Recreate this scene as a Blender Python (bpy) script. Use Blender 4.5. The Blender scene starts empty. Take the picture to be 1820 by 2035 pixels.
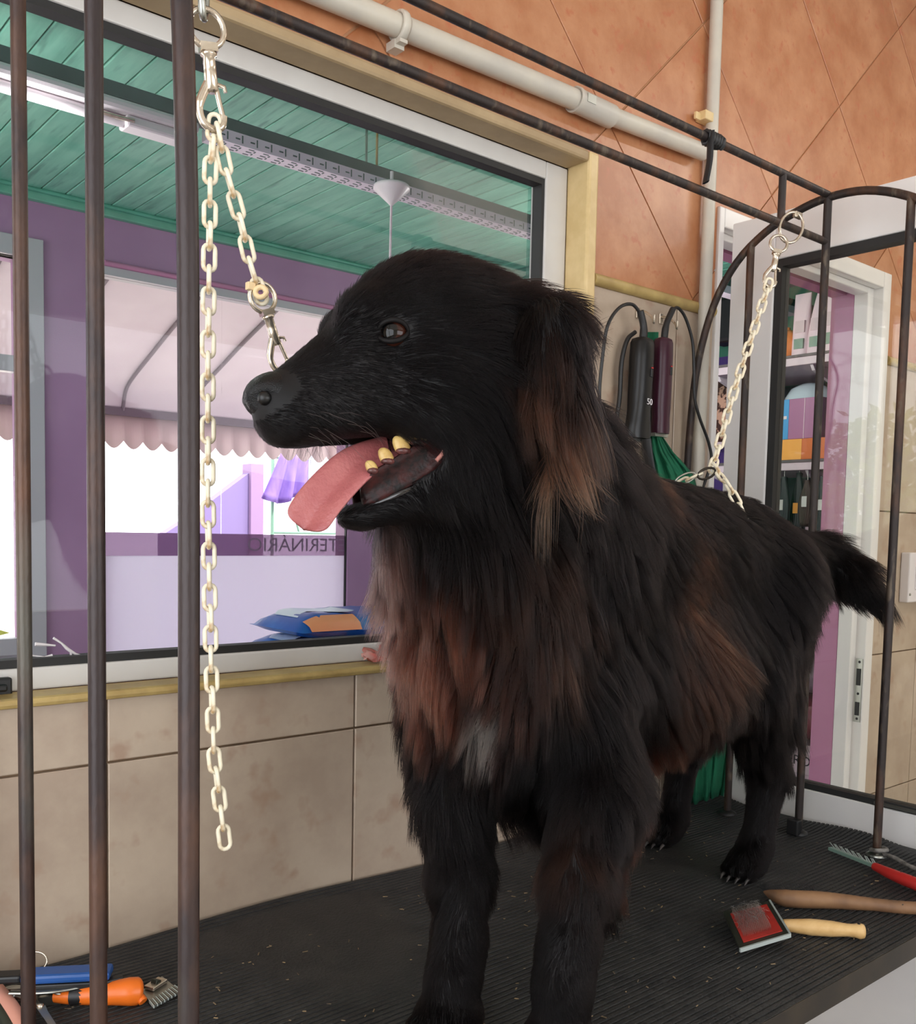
import bpy, bmesh, math, random
import numpy as np
from mathutils import Vector, Matrix, kdtree

random.seed(7)
rng = np.random.default_rng(7)
SC = bpy.context.scene
COL = SC.collection

# ------------------------------------------------------------------ camera
FPX, CY_PX, CAM_H = 1896.1, 1186.2, 0.62
YAW, PITCH, ROLL = math.radians(49.72066), math.radians(-4.01672), math.radians(1.23792)
_f = np.array([math.cos(YAW)*math.cos(PITCH), math.sin(YAW)*math.cos(PITCH), math.sin(PITCH)])
_r = np.array([math.sin(YAW), -math.cos(YAW), 0.0])
_u = np.cross(_r, _f)
CAM_R = math.cos(ROLL)*_r + math.sin(ROLL)*_u
CAM_U = -math.sin(ROLL)*_r + math.cos(ROLL)*_u
CAM_F = _f
CAM_O = np.array([0.0, 0.0, CAM_H])
cd = bpy.data.cameras.new('camera'); cam = bpy.data.objects.new('camera', cd); COL.objects.link(cam)
cam.matrix_world = Matrix((( CAM_R[0], CAM_U[0], -CAM_F[0], 0.0), (CAM_R[1], CAM_U[1], -CAM_F[1], 0.0),
                           (CAM_R[2], CAM_U[2], -CAM_F[2], CAM_H), (0, 0, 0, 1)))
cd.sensor_fit = 'VERTICAL'; cd.sensor_height = 36.0; cd.sensor_width = 36.0*1820/2035
cd.lens = FPX/2035*36.0
cd.shift_y = (CY_PX-1017.5)/2035
cd.clip_start = 0.02; cd.clip_end = 200
SC.camera = cam

# ------------------------------------------------------------------ light and exposure
w = bpy.data.worlds.new('world'); SC.world = w; w.use_nodes = True
bg = w.node_tree.nodes['Background']; bg.inputs[0].default_value = (0.93, 0.96, 1.0, 1); bg.inputs[1].default_value = 4.2
def lamp(kind, name, loc, target, energy, color=(1, 1, 1), **kw):
    d = bpy.data.lights.new(name, kind); d.energy = energy; d.color = color
    for k, v in kw.items(): setattr(d, k, v)
    o = bpy.data.objects.new(name, d); COL.objects.link(o); o.location = loc
    o.rotation_euler = (Vector(target)-Vector(loc)).to_track_quat('-Z', 'Y').to_euler()
    return o
lamp('SUN', 'sun', (4, -5, 12), (2.5, 1, 0), 9.0, (1.0, 0.95, 0.86), angle=0.02)
# light of the room's own ceiling fluorescent (fixture built further down)
lamp('AREA', 'room_tube_light', (3.3, 0.1, 2.10), (3.3, 0.1, 0), 17, (1.0, 0.95, 0.88), shape='RECTANGLE', size=1.2, size_y=0.12)
for x_ in (-0.1, 0.35, 0.8): lamp('POINT', 'shop_fill_left', (x_, 2.69, 1.66), (x_, 2.69, 0), 3, (1.0, 0.96, 0.98), shadow_soft_size=0.05)  # fill lights added to brighten the shop; the tube itself is unlit
lamp('POINT', 'shop_fill_right', (3.3, 2.7, 1.55), (3.3, 2.7, 0), 26, (1.0, 0.96, 0.94), shadow_soft_size=0.08)  # added unseen lamp that lifts the shop; no bulb is known here
SC.view_settings.view_transform = 'Standard'; SC.view_settings.look = 'None'
SC.view_settings.exposure = 0.0; SC.view_settings.gamma = 1.0; SC.view_settings.use_curve_mapping = False
SC.cycles.max_bounces = 7; SC.cycles.diffuse_bounces = 4; SC.cycles.glossy_bounces = 3
SC.cycles.transmission_bounces = 6; SC.cycles.transparent_max_bounces = 12
SC.cycles.caustics_reflective = False; SC.cycles.caustics_refractive = False
SC.cycles.sample_clamp_indirect = 4.0

# ------------------------------------------------------------------ helpers
def ray(x, y):
    return CAM_R*((x-910)/FPX) - CAM_U*((y-CY_PX)/FPX) + CAM_F
def on(x, y, ax, val):          # point of the plane axis=val that shows at photo pixel x,y
    d = ray(x, y); return CAM_O + d*((val-CAM_O[ax])/d[ax])
def at(x, y, depth):            # point at a given distance along the view axis
    return CAM_O + ray(x, y)*depth
def lin(c):
    return tuple(((v/255)/12.92 if v/255 <= 0.04045 else ((v/255+0.055)/1.055)**2.4) for v in c)

def tag(o, label=None, cat=None, group=None, kind=None):
    if label: o['label'] = label
    if cat: o['category'] = cat
    if group: o['group'] = group
    if kind: o['kind'] = kind
    return o
def empty(name, loc, label=None, cat=None, group=None, kind=None):
    o = bpy.data.objects.new(name, None); COL.objects.link(o); o.location = Vector(loc)
    o.empty_display_size = 0.05
    return tag(o, label, cat, group, kind)
def copy_tree(o, parent=None, label=None):
    c = o.copy(); COL.objects.link(c)
    if parent: c.parent = parent
    if label: c['label'] = label
    for ch in list(o.children): copy_tree(ch, c)
    return c

class MB:
    """collects geometry for ONE mesh object"""
    def __init__(s): s.v = []; s.f = []; s.sm = []
    def add(s, vs, fs, smooth=False):
        n = len(s.v); s.v += [tuple(map(float, p)) for p in vs]
        s.f += [tuple(i+n for i in f) for f in fs]; s.sm += [smooth]*len(fs); return s
    def box(s, lo, hi, M=None):
        x0, y0, z0 = lo; x1, y1, z1 = hi
        vs = [(x0,y0,z0),(x1,y0,z0),(x1,y1,z0),(x0,y1,z0),(x0,y0,z1),(x1,y0,z1),(x1,y1,z1),(x0,y1,z1)]
        if M is not None: vs = [M @ Vector(p) for p in vs]
        return s.add(vs, [(0,3,2,1),(4,5,6,7),(0,1,5,4),(1,2,6,5),(2,3,7,6),(3,0,4,7)])
    def bar(s, a, b, wx, wy, up=(0,0,1)):      # rectangular bar from a to b
        a = Vector(a); b = Vector(b); d = (b-a); L = d.length; d.normalize()
        x = d.cross(Vector(up)); x = x.normalized() if x.length > 1e-6 else Vector((1,0,0)); y = x.cross(d)
        M = Matrix.Translation(a) @ Matrix((x, y, d)).transposed().to_4x4()
        return s.box((-wx/2,-wy/2,0), (wx/2,wy/2,L), M)
    def tube(s, pts, r, n=10, closed=False, cap=True, flat=None):
        pts = [Vector(p) for p in pts]; m = len(pts)
        rs = r if hasattr(r, '__len__') else [r]*m
        T = []
        for i in range(m):
            if closed: t = pts[(i+1) % m]-pts[i-1]
            else: t = pts[min(i+1, m-1)]-pts[max(i-1, 0)]
            T.append(t.normalized() if t.length > 1e-9 else Vector((0,0,1)))
        ref = Vector((0,0,1)) if abs(T[0].z) < 0.9 else Vector((1,0,0))
        N = T[0].cross(ref).normalized(); vs = []
        for i in range(m):
            N = (N - T[i]*N.dot(T[i]))
            N = N.normalized() if N.length > 1e-6 else T[i].orthogonal().normalized()
            Bn = T[i].cross(N)
            for k in range(n):
                a = 2*math.pi*k/n
                vs.append(pts[i] + (N*math.cos(a)*(flat or 1.0) + Bn*math.sin(a))*rs[i])
        fs = []
        for i in range(m if closed else m-1):
            j = (i+1) % m
            for k in range(n):
                fs.append((i*n+k, i*n+(k+1) % n, j*n+(k+1) % n, j*n+k))
        s.add(vs, fs, True)
        if cap and not closed:
            s.add(vs[:n], [tuple(range(n))[::-1]]); s.add(vs[-n:], [tuple(range(n))])
        return s
    def lathe(s, prof, o, axis=(0,0,1), n=20, flat=1.0):   # prof: [(r, h)...]
        ax = Vector(axis).normalized(); x = ax.orthogonal().normalized(); y = ax.cross(x); o = Vector(o)
        vs = []; m = len(prof)
        for r_, h in prof:
            for k in range(n):
                a = 2*math.pi*k/n; vs.append(o + ax*h + (x*math.cos(a) + y*math.sin(a)*flat)*r_)
        fs = [(i*n+k, i*n+(k+1) % n, (i+1)*n+(k+1) % n, (i+1)*n+k) for i in range(m-1) for k in range(n)]
        s.add(vs, fs, True)
        if prof[0][0] > 1e-6: s.add(vs[:n], [tuple(range(n))[::-1]])
        if prof[-1][0] > 1e-6: s.add(vs[-n:], [tuple(range(n))])
        return s
    def ball(s, c, r, n=16, m=10, M=None):
        rr = r if hasattr(r, '__len__') else (r, r, r); vs = []
        for i in range(m+1):
            th = math.pi*i/m
            for k in range(n):
                a = 2*math.pi*k/n
                p = Vector((math.sin(th)*math.cos(a)*rr[0], math.sin(th)*math.sin(a)*rr[1], math.cos(th)*rr[2]))
                vs.append((M @ p if M is not None else p)+Vector(c))
        fs = [(i*n+k, (i+1)*n+k, (i+1)*n+(k+1) % n, i*n+(k+1) % n) for i in range(m) for k in range(n)]
        return s.add(vs, fs, True)
    def prism(s, poly, o, ux, uy, th, chamfer=0.0):   # polygon in (ux,uy) about o, extruded by th along ux x uy
        o = Vector(o); ux = Vector(ux); uy = Vector(uy); nz = ux.cross(uy).normalized()
        n = len(poly); A = sum(poly[i][0]*poly[(i+1) % n][1]-poly[(i+1) % n][0]*poly[i][1] for i in range(n))
        if A < 0: poly = poly[::-1]
        P = lambda p, h: o + ux*p[0] + uy*p[1] + nz*h
        vs = [P(p, 0) for p in poly]
        if chamfer > 0:
            ins = inset(poly, chamfer)
            vs += [P(p, th-chamfer*0.7) for p in poly] + [P(p, th) for p in ins]; L = 3
        else:
            vs += [P(p, th) for p in poly]; L = 2
        fs = [tuple(range(n))[::-1], tuple(range((L-1)*n, L*n))]
        for l in range(L-1):
            for i in range(n):
                j = (i+1) % n; fs.append((l*n+i, l*n+j, (l+1)*n+j, (l+1)*n+i))
        return s.add(vs, fs)
    def grid(s, P, smooth=True, wrap=False):          # rows of points
        m = len(P); n = len(P[0]); vs = [p for row in P for p in row]
        fs = [(i*n+k, i*n+(k+1) % n, (i+1)*n+(k+1) % n, (i+1)*n+k) for i in range(m-1) for k in range(n if wrap else n-1)]
        return s.add(vs, fs, smooth)
    def build(s, name, m, parent=None, bevel=0.0, solid=0.0, seg=2, sub=0):
        me = bpy.data.meshes.new(name)
        off = Vector((0, 0, 0)); p = parent
        while p is not None: off += p.location; p = p.parent
        me.from_pydata([(a[0]-off.x, a[1]-off.y, a[2]-off.z) for a in s.v], [], s.f); me.update()
        me.polygons.foreach_set('use_smooth', s.sm)
        if isinstance(m, (list, tuple)):
            for q in m: me.materials.append(q)
        elif m is not None: me.materials.append(m)
        o = bpy.data.objects.new(name, me); COL.objects.link(o)
        if parent is not None: o.parent = parent
        if solid:
            md = o.modifiers.new('thick', 'SOLIDIFY'); md.thickness = solid; md.offset = 0
        if bevel:
            md = o.modifiers.new('bev', 'BEVEL'); md.width = bevel; md.segments = seg; md.limit_method = 'ANGLE'; md.angle_limit = 0.6
        if sub:
            md = o.modifiers.new('sub', 'SUBSURF'); md.levels = sub; md.render_levels = sub
        return o
def inset(poly, d):
    n = len(poly); out = []
    for i in range(n):
        p0 = Vector(poly[i-1]); p1 = Vector(poly[i]); p2 = Vector(poly[(i+1) % n])
        e1 = (p1-p0).normalized(); e2 = (p2-p1).normalized()
        n1 = Vector((-e1.y, e1.x)); n2 = Vector((-e2.y, e2.x)); b = n1+n2
        k = 1+n1.dot(n2); b = b/max(k, 0.25)
        out.append(tuple(p1+b*d))
    return out
def clip(poly, a, b, c):       # keep a*x+b*y<=c
    out = []
    for i in range(len(poly)):
        p, q = poly[i-1], poly[i]; dp = a*p[0]+b*p[1]-c; dq = a*q[0]+b*q[1]-c
        if (dp <= 0) != (dq <= 0):
            t = dp/(dp-dq); out.append((p[0]+(q[0]-p[0])*t, p[1]+(q[1]-p[1])*t))
        if dq <= 0: out.append(q)
    return out
def clip_rect(poly, x0, x1, z0, z1):
    for k in ((-1, 0, -x0), (1, 0, x1), (0, -1, -z0), (0, 1, z1)):
        poly = clip(poly, *k)
        if len(poly) < 3: return []
    out = [p for i, p in enumerate(poly) if (Vector(p)-Vector(poly[i-1])).length > 1e-4]
    return out if len(out) >= 3 else []
def smooth_path(pts, n=8):     # Catmull-Rom through points
    P = [Vector(p) for p in pts]; P = [P[0]*2-P[1]] + P + [P[-1]*2-P[-2]]; out = []
    for i in range(1, len(P)-2):
        for k in range(n):
            t = k/n; a, b, c, d = P[i-1], P[i], P[i+1], P[i+2]
            out.append(0.5*((2*b)+(c-a)*t+(2*a-5*b+4*c-d)*t*t+(3*b-a-3*c+d)*t**3))
    out.append(P[-2]); return out

# ------------------------------------------------------------------ materials
def mat(name, rgb, rough=0.6, metal=0.0, rgb2=None, scale=8.0, detail=4.0, contrast=(0.35, 0.65), bump=0.0, bscale=60.0,
        spec=0.5, stretch=None, vary=0.0, trans=0.0, coat=0.0, rgb3=None, scale3=30.0):
    m = bpy.data.materials.new(name); m.use_nodes = True; nt = m.node_tree; N = nt.nodes; Lk = nt.links
    b = N['Principled BSDF']; b.inputs['Roughness'].default_value = rough; b.inputs['Metallic'].default_value = metal
    b.inputs['Specular IOR Level'].default_value = spec; b.inputs['Coat Weight'].default_value = coat
    c1 = (*lin(rgb), 1); b.inputs['Base Color'].default_value = c1
    src = None
    if rgb2 is not None or bump or vary:
        tc = N.new('ShaderNodeTexCoord'); vec = tc.outputs['Object']
        if vary:     # every piece gets its own patch of the texture
            oi = N.new('ShaderNodeObjectInfo'); ma = N.new('ShaderNodeVectorMath'); ma.operation = 'MULTIPLY_ADD'
            Lk.new(oi.outputs['Random'], ma.inputs[0]); ma.inputs[1].default_value = (37, 53, 71); Lk.new(vec, ma.inputs[2]); vec = ma.outputs[0]
        if stretch:
            mp = N.new('ShaderNodeMapping'); mp.inputs['Scale'].default_value = stretch; Lk.new(vec, mp.inputs[0]); vec = mp.outputs[0]
    if rgb2 is not None:
        nz = N.new('ShaderNodeTexNoise'); nz.inputs['Scale'].default_value = scale; nz.inputs['Detail'].default_value = detail
        nz.inputs['Roughness'].default_value = 0.62; Lk.new(vec, nz.inputs['Vector'])
        cr = N.new('ShaderNodeValToRGB'); cr.color_ramp.elements[0].position = contrast[0]; cr.color_ramp.elements[1].position = contrast[1]
        cr.color_ramp.elements[0].color = c1; cr.color_ramp.elements[1].color = (*lin(rgb2), 1)
        Lk.new(nz.outputs['Fac'], cr.inputs[0]); src = cr.outputs[0]
        if rgb3 is not None:
            n3 = N.new('ShaderNodeTexNoise'); n3.inputs['Scale'].default_value = scale3; n3.inputs['Detail'].default_value = 3; Lk.new(vec, n3.inputs['Vector'])
            r3 = N.new('ShaderNodeValToRGB'); r3.color_ramp.elements[0].position = 0.58; r3.color_ramp.elements[1].position = 0.72
            Lk.new(n3.outputs['Fac'], r3.inputs[0]); mx = N.new('ShaderNodeMixRGB'); Lk.new(r3.outputs[0], mx.inputs[0])
            Lk.new(src, mx.inputs[1]); mx.inputs[2].default_value = (*lin(rgb3), 1); src = mx.outputs[0]
    if vary:
        hs = N.new('ShaderNodeHueSaturation'); mr = N.new('ShaderNodeMapRange'); mr.inputs[3].default_value = 1-vary; mr.inputs[4].default_value = 1+vary
        Lk.new(oi.outputs['Random'], mr.inputs[0]); Lk.new(mr.outputs[0], hs.inputs['Value'])
        if src is not None: Lk.new(src, hs.inputs['Color'])
        else: hs.inputs['Color'].default_value = c1
        src = hs.outputs[0]
    if src is not None: Lk.new(src, b.inputs['Base Color'])
    if bump:
        nb = N.new('ShaderNodeTexNoise'); nb.inputs['Scale'].default_value = bscale; nb.inputs['Detail'].default_value = 3; Lk.new(vec, nb.inputs['Vector'])
        bp = N.new('ShaderNodeBump'); bp.inputs['Strength'].default_value = bump; bp.inputs['Distance'].default_value = 0.01
        Lk.new(nb.outputs['Fac'], bp.inputs['Height']); Lk.new(bp.outputs[0], b.inputs['Normal'])
    if trans:
        t = N.new('ShaderNodeBsdfTranslucent'); mx = N.new('ShaderNodeMixShader'); mx.inputs[0].default_value = trans
        if src is not None: Lk.new(src, t.inputs[0])
        else: t.inputs[0].default_value = c1
        out = N['Material Output']; Lk.new(b.outputs[0], mx.inputs[1]); Lk.new(t.outputs[0], mx.inputs[2]); Lk.new(mx.outputs[0], out.inputs[0])
    return m
def glass_mat(name, tint=(1, 1, 1), refl=0.9, frost=0.0, frost_rgb=(220, 220, 235)):
    m = bpy.data.materials.new(name); m.use_nodes = True; nt = m.node_tree; N = nt.nodes; Lk = nt.links; N.remove(N['Principled BSDF'])
    out = N['Material Output']; tr = N.new('ShaderNodeBsdfTransparent'); tr.inputs[0].default_value = (*tint, 1)
    gl = N.new('ShaderNodeBsdfGlossy'); gl.inputs['Roughness'].default_value = 0.01
    fr = N.new('ShaderNodeFresnel'); fr.inputs[0].default_value = 1.5; mu = N.new('ShaderNodeMath'); mu.operation = 'MULTIPLY'; mu.inputs[1].default_value = refl
    Lk.new(fr.outputs[0], mu.inputs[0]); mx = N.new('ShaderNodeMixShader'); Lk.new(mu.outputs[0], mx.inputs[0]); Lk.new(gl.outputs[0], mx.inputs[2])
    if frost:
        tl = N.new('ShaderNodeBsdfTranslucent'); tl.inputs[0].default_value = (*lin(frost_rgb), 1); df = N.new('ShaderNodeBsdfDiffuse'); df.inputs[0].default_value = (*lin(frost_rgb), 1)
        a = N.new('ShaderNodeMixShader'); a.inputs[0].default_value = 0.6; Lk.new(df.outputs[0], a.inputs[1]); Lk.new(tl.outputs[0], a.inputs[2])
        b = N.new('ShaderNodeMixShader'); b.inputs[0].default_value = frost; Lk.new(tr.outputs[0], b.inputs[1]); Lk.new(a.outputs[0], b.inputs[2]); Lk.new(b.outputs[0], mx.inputs[1])
    else: Lk.new(tr.outputs[0], mx.inputs[1])
    Lk.new(mx.outputs[0], out.inputs[0]); return m

M_ = {}
M_['low_tile'] = mat('low_tile', (172, 152, 134), 0.35, rgb2=(190, 172, 152), scale=7, detail=6, bump=0.03, bscale=40, vary=0.05, rgb3=(168, 142, 122), scale3=18)
M_['up_tile'] = mat('up_tile', (168, 106, 68), 0.34, rgb2=(192, 136, 98), scale=9, detail=7, bump=0.03, bscale=40, vary=0.04, rgb3=(178, 106, 72), scale3=40)
M_['grout_light'] = mat('light_grout', (196, 150, 112), 0.9)
M_['grout'] = mat('grout', (96, 76, 56), 0.9, rgb2=(124, 100, 76), scale=20)
M_['cream'] = mat('cream_trim', (226, 200, 150), 0.4, rgb2=(206, 178, 124), scale=10)
M_['ochre'] = mat('ochre_trim', (190, 164, 104), 0.45, rgb2=(160, 134, 82), scale=14)
M_['alu'] = mat('white_aluminium', (214, 212, 208), 0.35, rgb2=(204, 200, 196), scale=5)
M_['leafwhite'] = mat('door_white', (234, 231, 228), 0.3, rgb2=(226, 223, 222), scale=3)
M_['gasket'] = mat('black_gasket', (34, 34, 34), 0.6)
M_['glass'] = glass_mat('window_glass', (0.985, 0.985, 0.985), 0.35)
M_['doorglass'] = glass_mat('door_glass', (0.91, 0.91, 0.885), 1.0)
M_['purple'] = mat('purple_paint', (164, 128, 162), 0.6, rgb2=(154, 118, 152), scale=2.5, bump=0.04, bscale=90)
M_['pink'] = mat('pink_paint', (184, 124, 158), 0.6, rgb2=(176, 116, 150), scale=4)
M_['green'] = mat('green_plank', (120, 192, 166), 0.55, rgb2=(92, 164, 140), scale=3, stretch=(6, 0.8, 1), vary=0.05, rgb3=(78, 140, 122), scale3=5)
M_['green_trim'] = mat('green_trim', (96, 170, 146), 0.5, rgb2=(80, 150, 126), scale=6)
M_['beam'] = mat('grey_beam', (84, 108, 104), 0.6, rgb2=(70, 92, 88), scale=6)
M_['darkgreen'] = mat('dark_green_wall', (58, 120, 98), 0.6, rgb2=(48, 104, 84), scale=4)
M_['white'] = mat('white_plastic', (226, 220, 222), 0.4)
M_['whitepink'] = mat('white_plaster', (222, 206, 214), 0.6)
M_['duct'] = mat('trunking_plastic', (232, 222, 234), 0.5)
M_['black'] = mat('black_plastic', (24, 24, 26), 0.45)
M_['pvc'] = mat('pvc_pipe', (206, 198, 182), 0.38, rgb2=(188, 182, 172), scale=6)
M_['rust'] = mat('rusty_steel', (48, 40, 38), 0.55, 0.35, rgb2=(92, 62, 44), scale=14, detail=6, contrast=(0.48, 0.68), bump=0.12, bscale=120, stretch=(1, 1, 0.35), rgb3=(96, 84, 72), scale3=60)
M_['bar'] = mat('painted_steel', (50, 40, 40), 0.42, 0.3, rgb2=(104, 72, 54), scale=7, detail=6, contrast=(0.45, 0.70), bump=0.08, bscale=160, stretch=(1, 1, 0.4), rgb3=(92, 92, 84), scale3=5)
M_['chrome'] = mat('nickel', (222, 210, 194), 0.2, 0.82, rgb2=(190, 176, 156), scale=60)
M_['bright'] = mat('bright_metal', (206, 216, 212), 0.28, 0.45)
M_['zinc'] = mat('zinc_steel', (170, 172, 166), 0.3, 1.0)
M_['chain'] = mat('cream_plastic_chain', (240, 232, 210), 0.38, rgb2=(228, 216, 188), scale=40, rgb3=(186, 152, 108), scale3=55)
M_['mat'] = mat('ribbed_rubber', (38, 38, 39), 0.55, rgb2=(54, 53, 52), scale=16, detail=5, bump=0.25, bscale=220, spec=0.4)
M_['edge'] = mat('table_edge', (52, 44, 34), 0.4, 0.4, rgb2=(34, 29, 24), scale=16)
M_['wood_board'] = mat('table_board', (96, 78, 58), 0.6, rgb2=(80, 62, 46), scale=9)
M_['concrete'] = mat('floor_tile', (176, 172, 168), 0.5, rgb2=(160, 156, 152), scale=5)
M_['paving'] = mat('pale_paving', (214, 206, 198), 0.8, rgb2=(200, 190, 182), scale=4)
M_['plaster'] = mat('room_plaster', (214, 204, 188), 0.8, rgb2=(206, 196, 180), scale=3)
M_['ceil'] = mat('ceiling_paint', (226, 222, 214), 0.8, rgb2=(220, 216, 208), scale=3)
# ================================================================== THE SETTING
WY = 1.365                     # tiled face of the wall with window and door
FZ = -0.76                     # floor below the table top (z = 0)
WX0, WX1, WZ0, WZ1 = -0.50, 1.488, 0.368, 1.386
DX0, DX1, DZ1 = 1.925, 2.775, 1.386
TOP = 2.2; XL, XR = -1.5, 4.2; YB = -2.4; OUT = 1.50
def struct(b, name, m, parent=None, **k): return tag(b.build(name, m, parent, **k), kind=None if parent else 'structure')

def holed(b, x0, x1, z0, z1, y0, y1, holes):      # wall slab with rectangular openings
    xs = sorted({x0, x1, *[h[0] for h in holes], *[h[1] for h in holes]})
    for i in range(len(xs)-1):
        a, c = xs[i], xs[i+1]; z = z0
        for h in sorted([h for h in holes if h[0] <= a and h[1] >= c], key=lambda h: h[2]):
            if h[2] > z: b.box((a, y0, z), (c, y1, h[2]))
            z = h[3]
        if z < z1: b.box((a, y0, z), (c, y1, z1))
    return b
openings = [(WX0, WX1, WZ0, WZ1), (DX0, DX1, FZ, DZ1)]
wall_back = struct(holed(MB(), XL, XR, FZ, TOP, WY+0.006, OUT-0.015, openings), 'wall_back', M_['grout'])
struct(holed(MB(), XL, XR, 1.14, TOP, WY+0.004, WY+0.006, [(WX0, WX1, 0, WZ1), (DX0, DX1, 0, DZ1)]), 'grout_bed', M_['grout_light'], wall_back)
struct(holed(MB(), XL, 5.0, FZ, 1.97, OUT-0.015, OUT, openings), 'plaster', M_['purple'], wall_back)

regions = [(XL, WX0, FZ, TOP), (WX0, WX1, FZ, WZ0), (WX0, WX1, WZ1, TOP), (WX1, DX0, FZ, TOP), (DX0, DX1, DZ1, TOP), (DX1, XR, FZ, TOP)]
def area(p): return abs(sum(p[i-1][0]*p[i][1]-p[i][0]*p[i-1][1] for i in range(len(p))))/2
def tile(poly, zmin, zmax, m):
    full = clip_rect(poly, XL, XR, zmin, zmax)
    if not full: return
    A = area(full); got = [q for r in regions if (q := clip_rect(full, r[0], r[1], max(r[2], zmin), min(r[3], zmax)))]
    got = [q for q in got if area(q) > 2e-4]
    if not got: return
    if sum(area(q) for q in got) > 0.999*A: got = [full]
    b = MB()
    for q in got: b.prism(q, (0, WY+0.006, 0), (1, 0, 0), (0, 0, 1), 0.006, 0.0015 if len(got) == 1 else 0.0)
    b.build('tile', m, wall_back)
P_ = 0.4305; G_ = 0.0018
for i in range(-5, 9):
    x = 0.497+P_*i
    for j in range(5):
        z = 1.133-P_*(j+1)
        tile([(x+G_, z+G_), (x+P_-G_, z+G_), (x+P_-G_, z+P_-G_), (x+G_, z+P_-G_)], FZ, 1.132, M_['low_tile'])
D_ = 0.3035; e = D_-0.0026
for i in range(-11, 11):
    for j in range(-2, 4):
        if (i+j) % 2: continue
        cx, cz = 1.54+D_*(i+1), 1.463+D_*j
        tile([(cx-e, cz), (cx, cz-e), (cx+e, cz), (cx, cz+e)], 1.155, TOP, M_['up_tile'])
# half-round dado trims between the two kinds of tile
def dado(x0, x1, name):
    b = MB(); b.tube([(x0, WY-0.001, 1.143), (x1, WY-0.001, 1.143)], 0.0125, 12); return struct(b, name, M_['ochre'])
dado(WX1+0.012, DX0-0.004, 'trim_1'); dado(DX1+0.004, XR, 'trim_2'); dado(XL, WX0, 'trim_3')

# ---- window_1
win = empty('window_1', (0.5, WY+0.06, WZ0), kind='structure')
b = MB(); a = 0.018
for lo, hi in (((WX1-a, WY-0.012, WZ0), (WX1+0.012, WY+0.052, WZ1+0.004)), ((WX0-0.012, WY-0.012, WZ0), (WX0+a, WY+0.052, WZ1+0.004))): b.box(lo, hi)
b.build('reveal_trim', M_['cream'], win, bevel=0.006)
b = MB(); b.box((WX0, WY-0.012, WZ1-a), (WX1-a, WY+0.052, WZ1+0.004)); b.build('head_trim', mat('brown_trim', (176, 152, 116), 0.5, rgb2=(160, 136, 102), scale=9), win, bevel=0.006)
b = MB(); b.box((WX0-0.01, WY-0.014, WZ0-0.002), (WX1-a, WY+0.052, WZ0+0.012)); b.build('sill_trim', M_['ochre'], win, bevel=0.006)
F0, F1 = WY+0.048, WY+0.092
fx0, fx1, fz0, fz1 = WX0+a, WX1-a, WZ0+0.012, WZ1-a
gx1, gz0, gz1 = 1.408, 0.412, 1.334
for lo, hi in (((gx1, F0, fz0), (fx1, F1, fz1)), ((fx0, F0, fz0), (fx0+0.06, F1, fz1)), ((fx0+0.06, F0, fz0), (gx1, F1, gz0)), ((fx0+0.06, F0, gz1), (gx1, F1, fz1))):
    MB().box(lo, hi).build('frame', M_['alu'], win, bevel=0.003)
g = 0.008; bx = fx0+0.06
for lo, hi in (((gx1-g, F0+0.004, gz0), (gx1, F0+0.03, gz1)), ((bx, F0+0.004, gz0), (bx+g, F0+0.03, gz1)), ((bx+g, F0+0.004, gz0), (gx1-g, F0+0.03, gz0+0.012)), ((bx+g, F0+0.004, gz1-0.012), (gx1-g, F0+0.03, gz1))):
    MB().box(lo, hi).build('gasket', M_['gasket'], win)
MB().box((bx, F0+0.02, gz0), (gx1, F0+0.024, gz1)).build('pane', M_['glass'], win)
b = MB()
for lo, hi in (((1.456, F1-0.005, WZ0), (WX1+0.01, OUT, 1.372)), ((WX0, F1-0.005, 1.368), (WX1+0.01, OUT, WZ1+0.01)), ((WX0, F1-0.005, WZ0-0.01), (WX1, OUT, WZ0+0.006))): b.box(lo, hi)
b.build('outer_reveal', M_['pink'], win)
b = MB(); p = on(3, 1366, 1, F0-0.004); b.box((p[0]-0.05, F0-0.014, p[2]-0.016), (p[0]+0.012, F0, p[2]+0.014)); b.box((p[0]-0.05, F0-0.022, p[2]-0.004), (p[0]+0.004, F0-0.014, p[2]+0.006))
b.build('latch', M_['black'], win, bevel=0.003)
b = MB()       # dried tape glue left on the glass
for seg in ([(106, 1268), (122, 1278), (132, 1288), (141, 1297)], [(132, 1288), (150, 1300), (172, 1306)], [(141, 1297), (140, 1308), (158, 1304)], [(64, 1303), (88, 1306), (104, 1302)], [(70, 1280), (110, 1283)]):
    b.tube([on(x, y, 1, F0+0.0185) for x, y in seg], [0.0012+0.0022*random.random() for _ in seg], 5)
b.build('glue_residue', M_['white'], win)

# ---- door_1 : frame in the wall, leaf swung open at a right angle into the room
door = empty('door_1', (1.95, 1.33, FZ), kind='structure')
A = M_['leafwhite']
MB().box((DX0, WY-0.008, FZ), (DX0+0.020, 1.44, DZ1)).build('frame_jamb', A, door, bevel=0.003)
b = MB(); b.box((2.73, WY-0.008, FZ), (DX1, 1.44, DZ1)); b.box((2.70, 1.387, FZ), (2.735, 1.43, DZ1-0.04)); b.build('frame_jamb', A, door, bevel=0.003)
b = MB(); b.box((DX0+0.020, WY-0.008, DZ1-0.045), (2.73, 1.385, DZ1)); b.box((DX0+0.020, 1.387, DZ1-0.06), (2.70, 1.43, DZ1)); b.build('frame_head', A, door, bevel=0.003)
b = MB(); b.box((2.70, 1.43, FZ), (DX1+0.02, OUT, DZ1)); b.box((DX0-0.02, 1.43, FZ), (DX0+0.018, OUT, DZ1)); b.box((DX0, 1.455, DZ1-0.055), (DX1, OUT, DZ1+0.01)); b.build('outer_reveal', M_['pink'], door)
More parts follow.
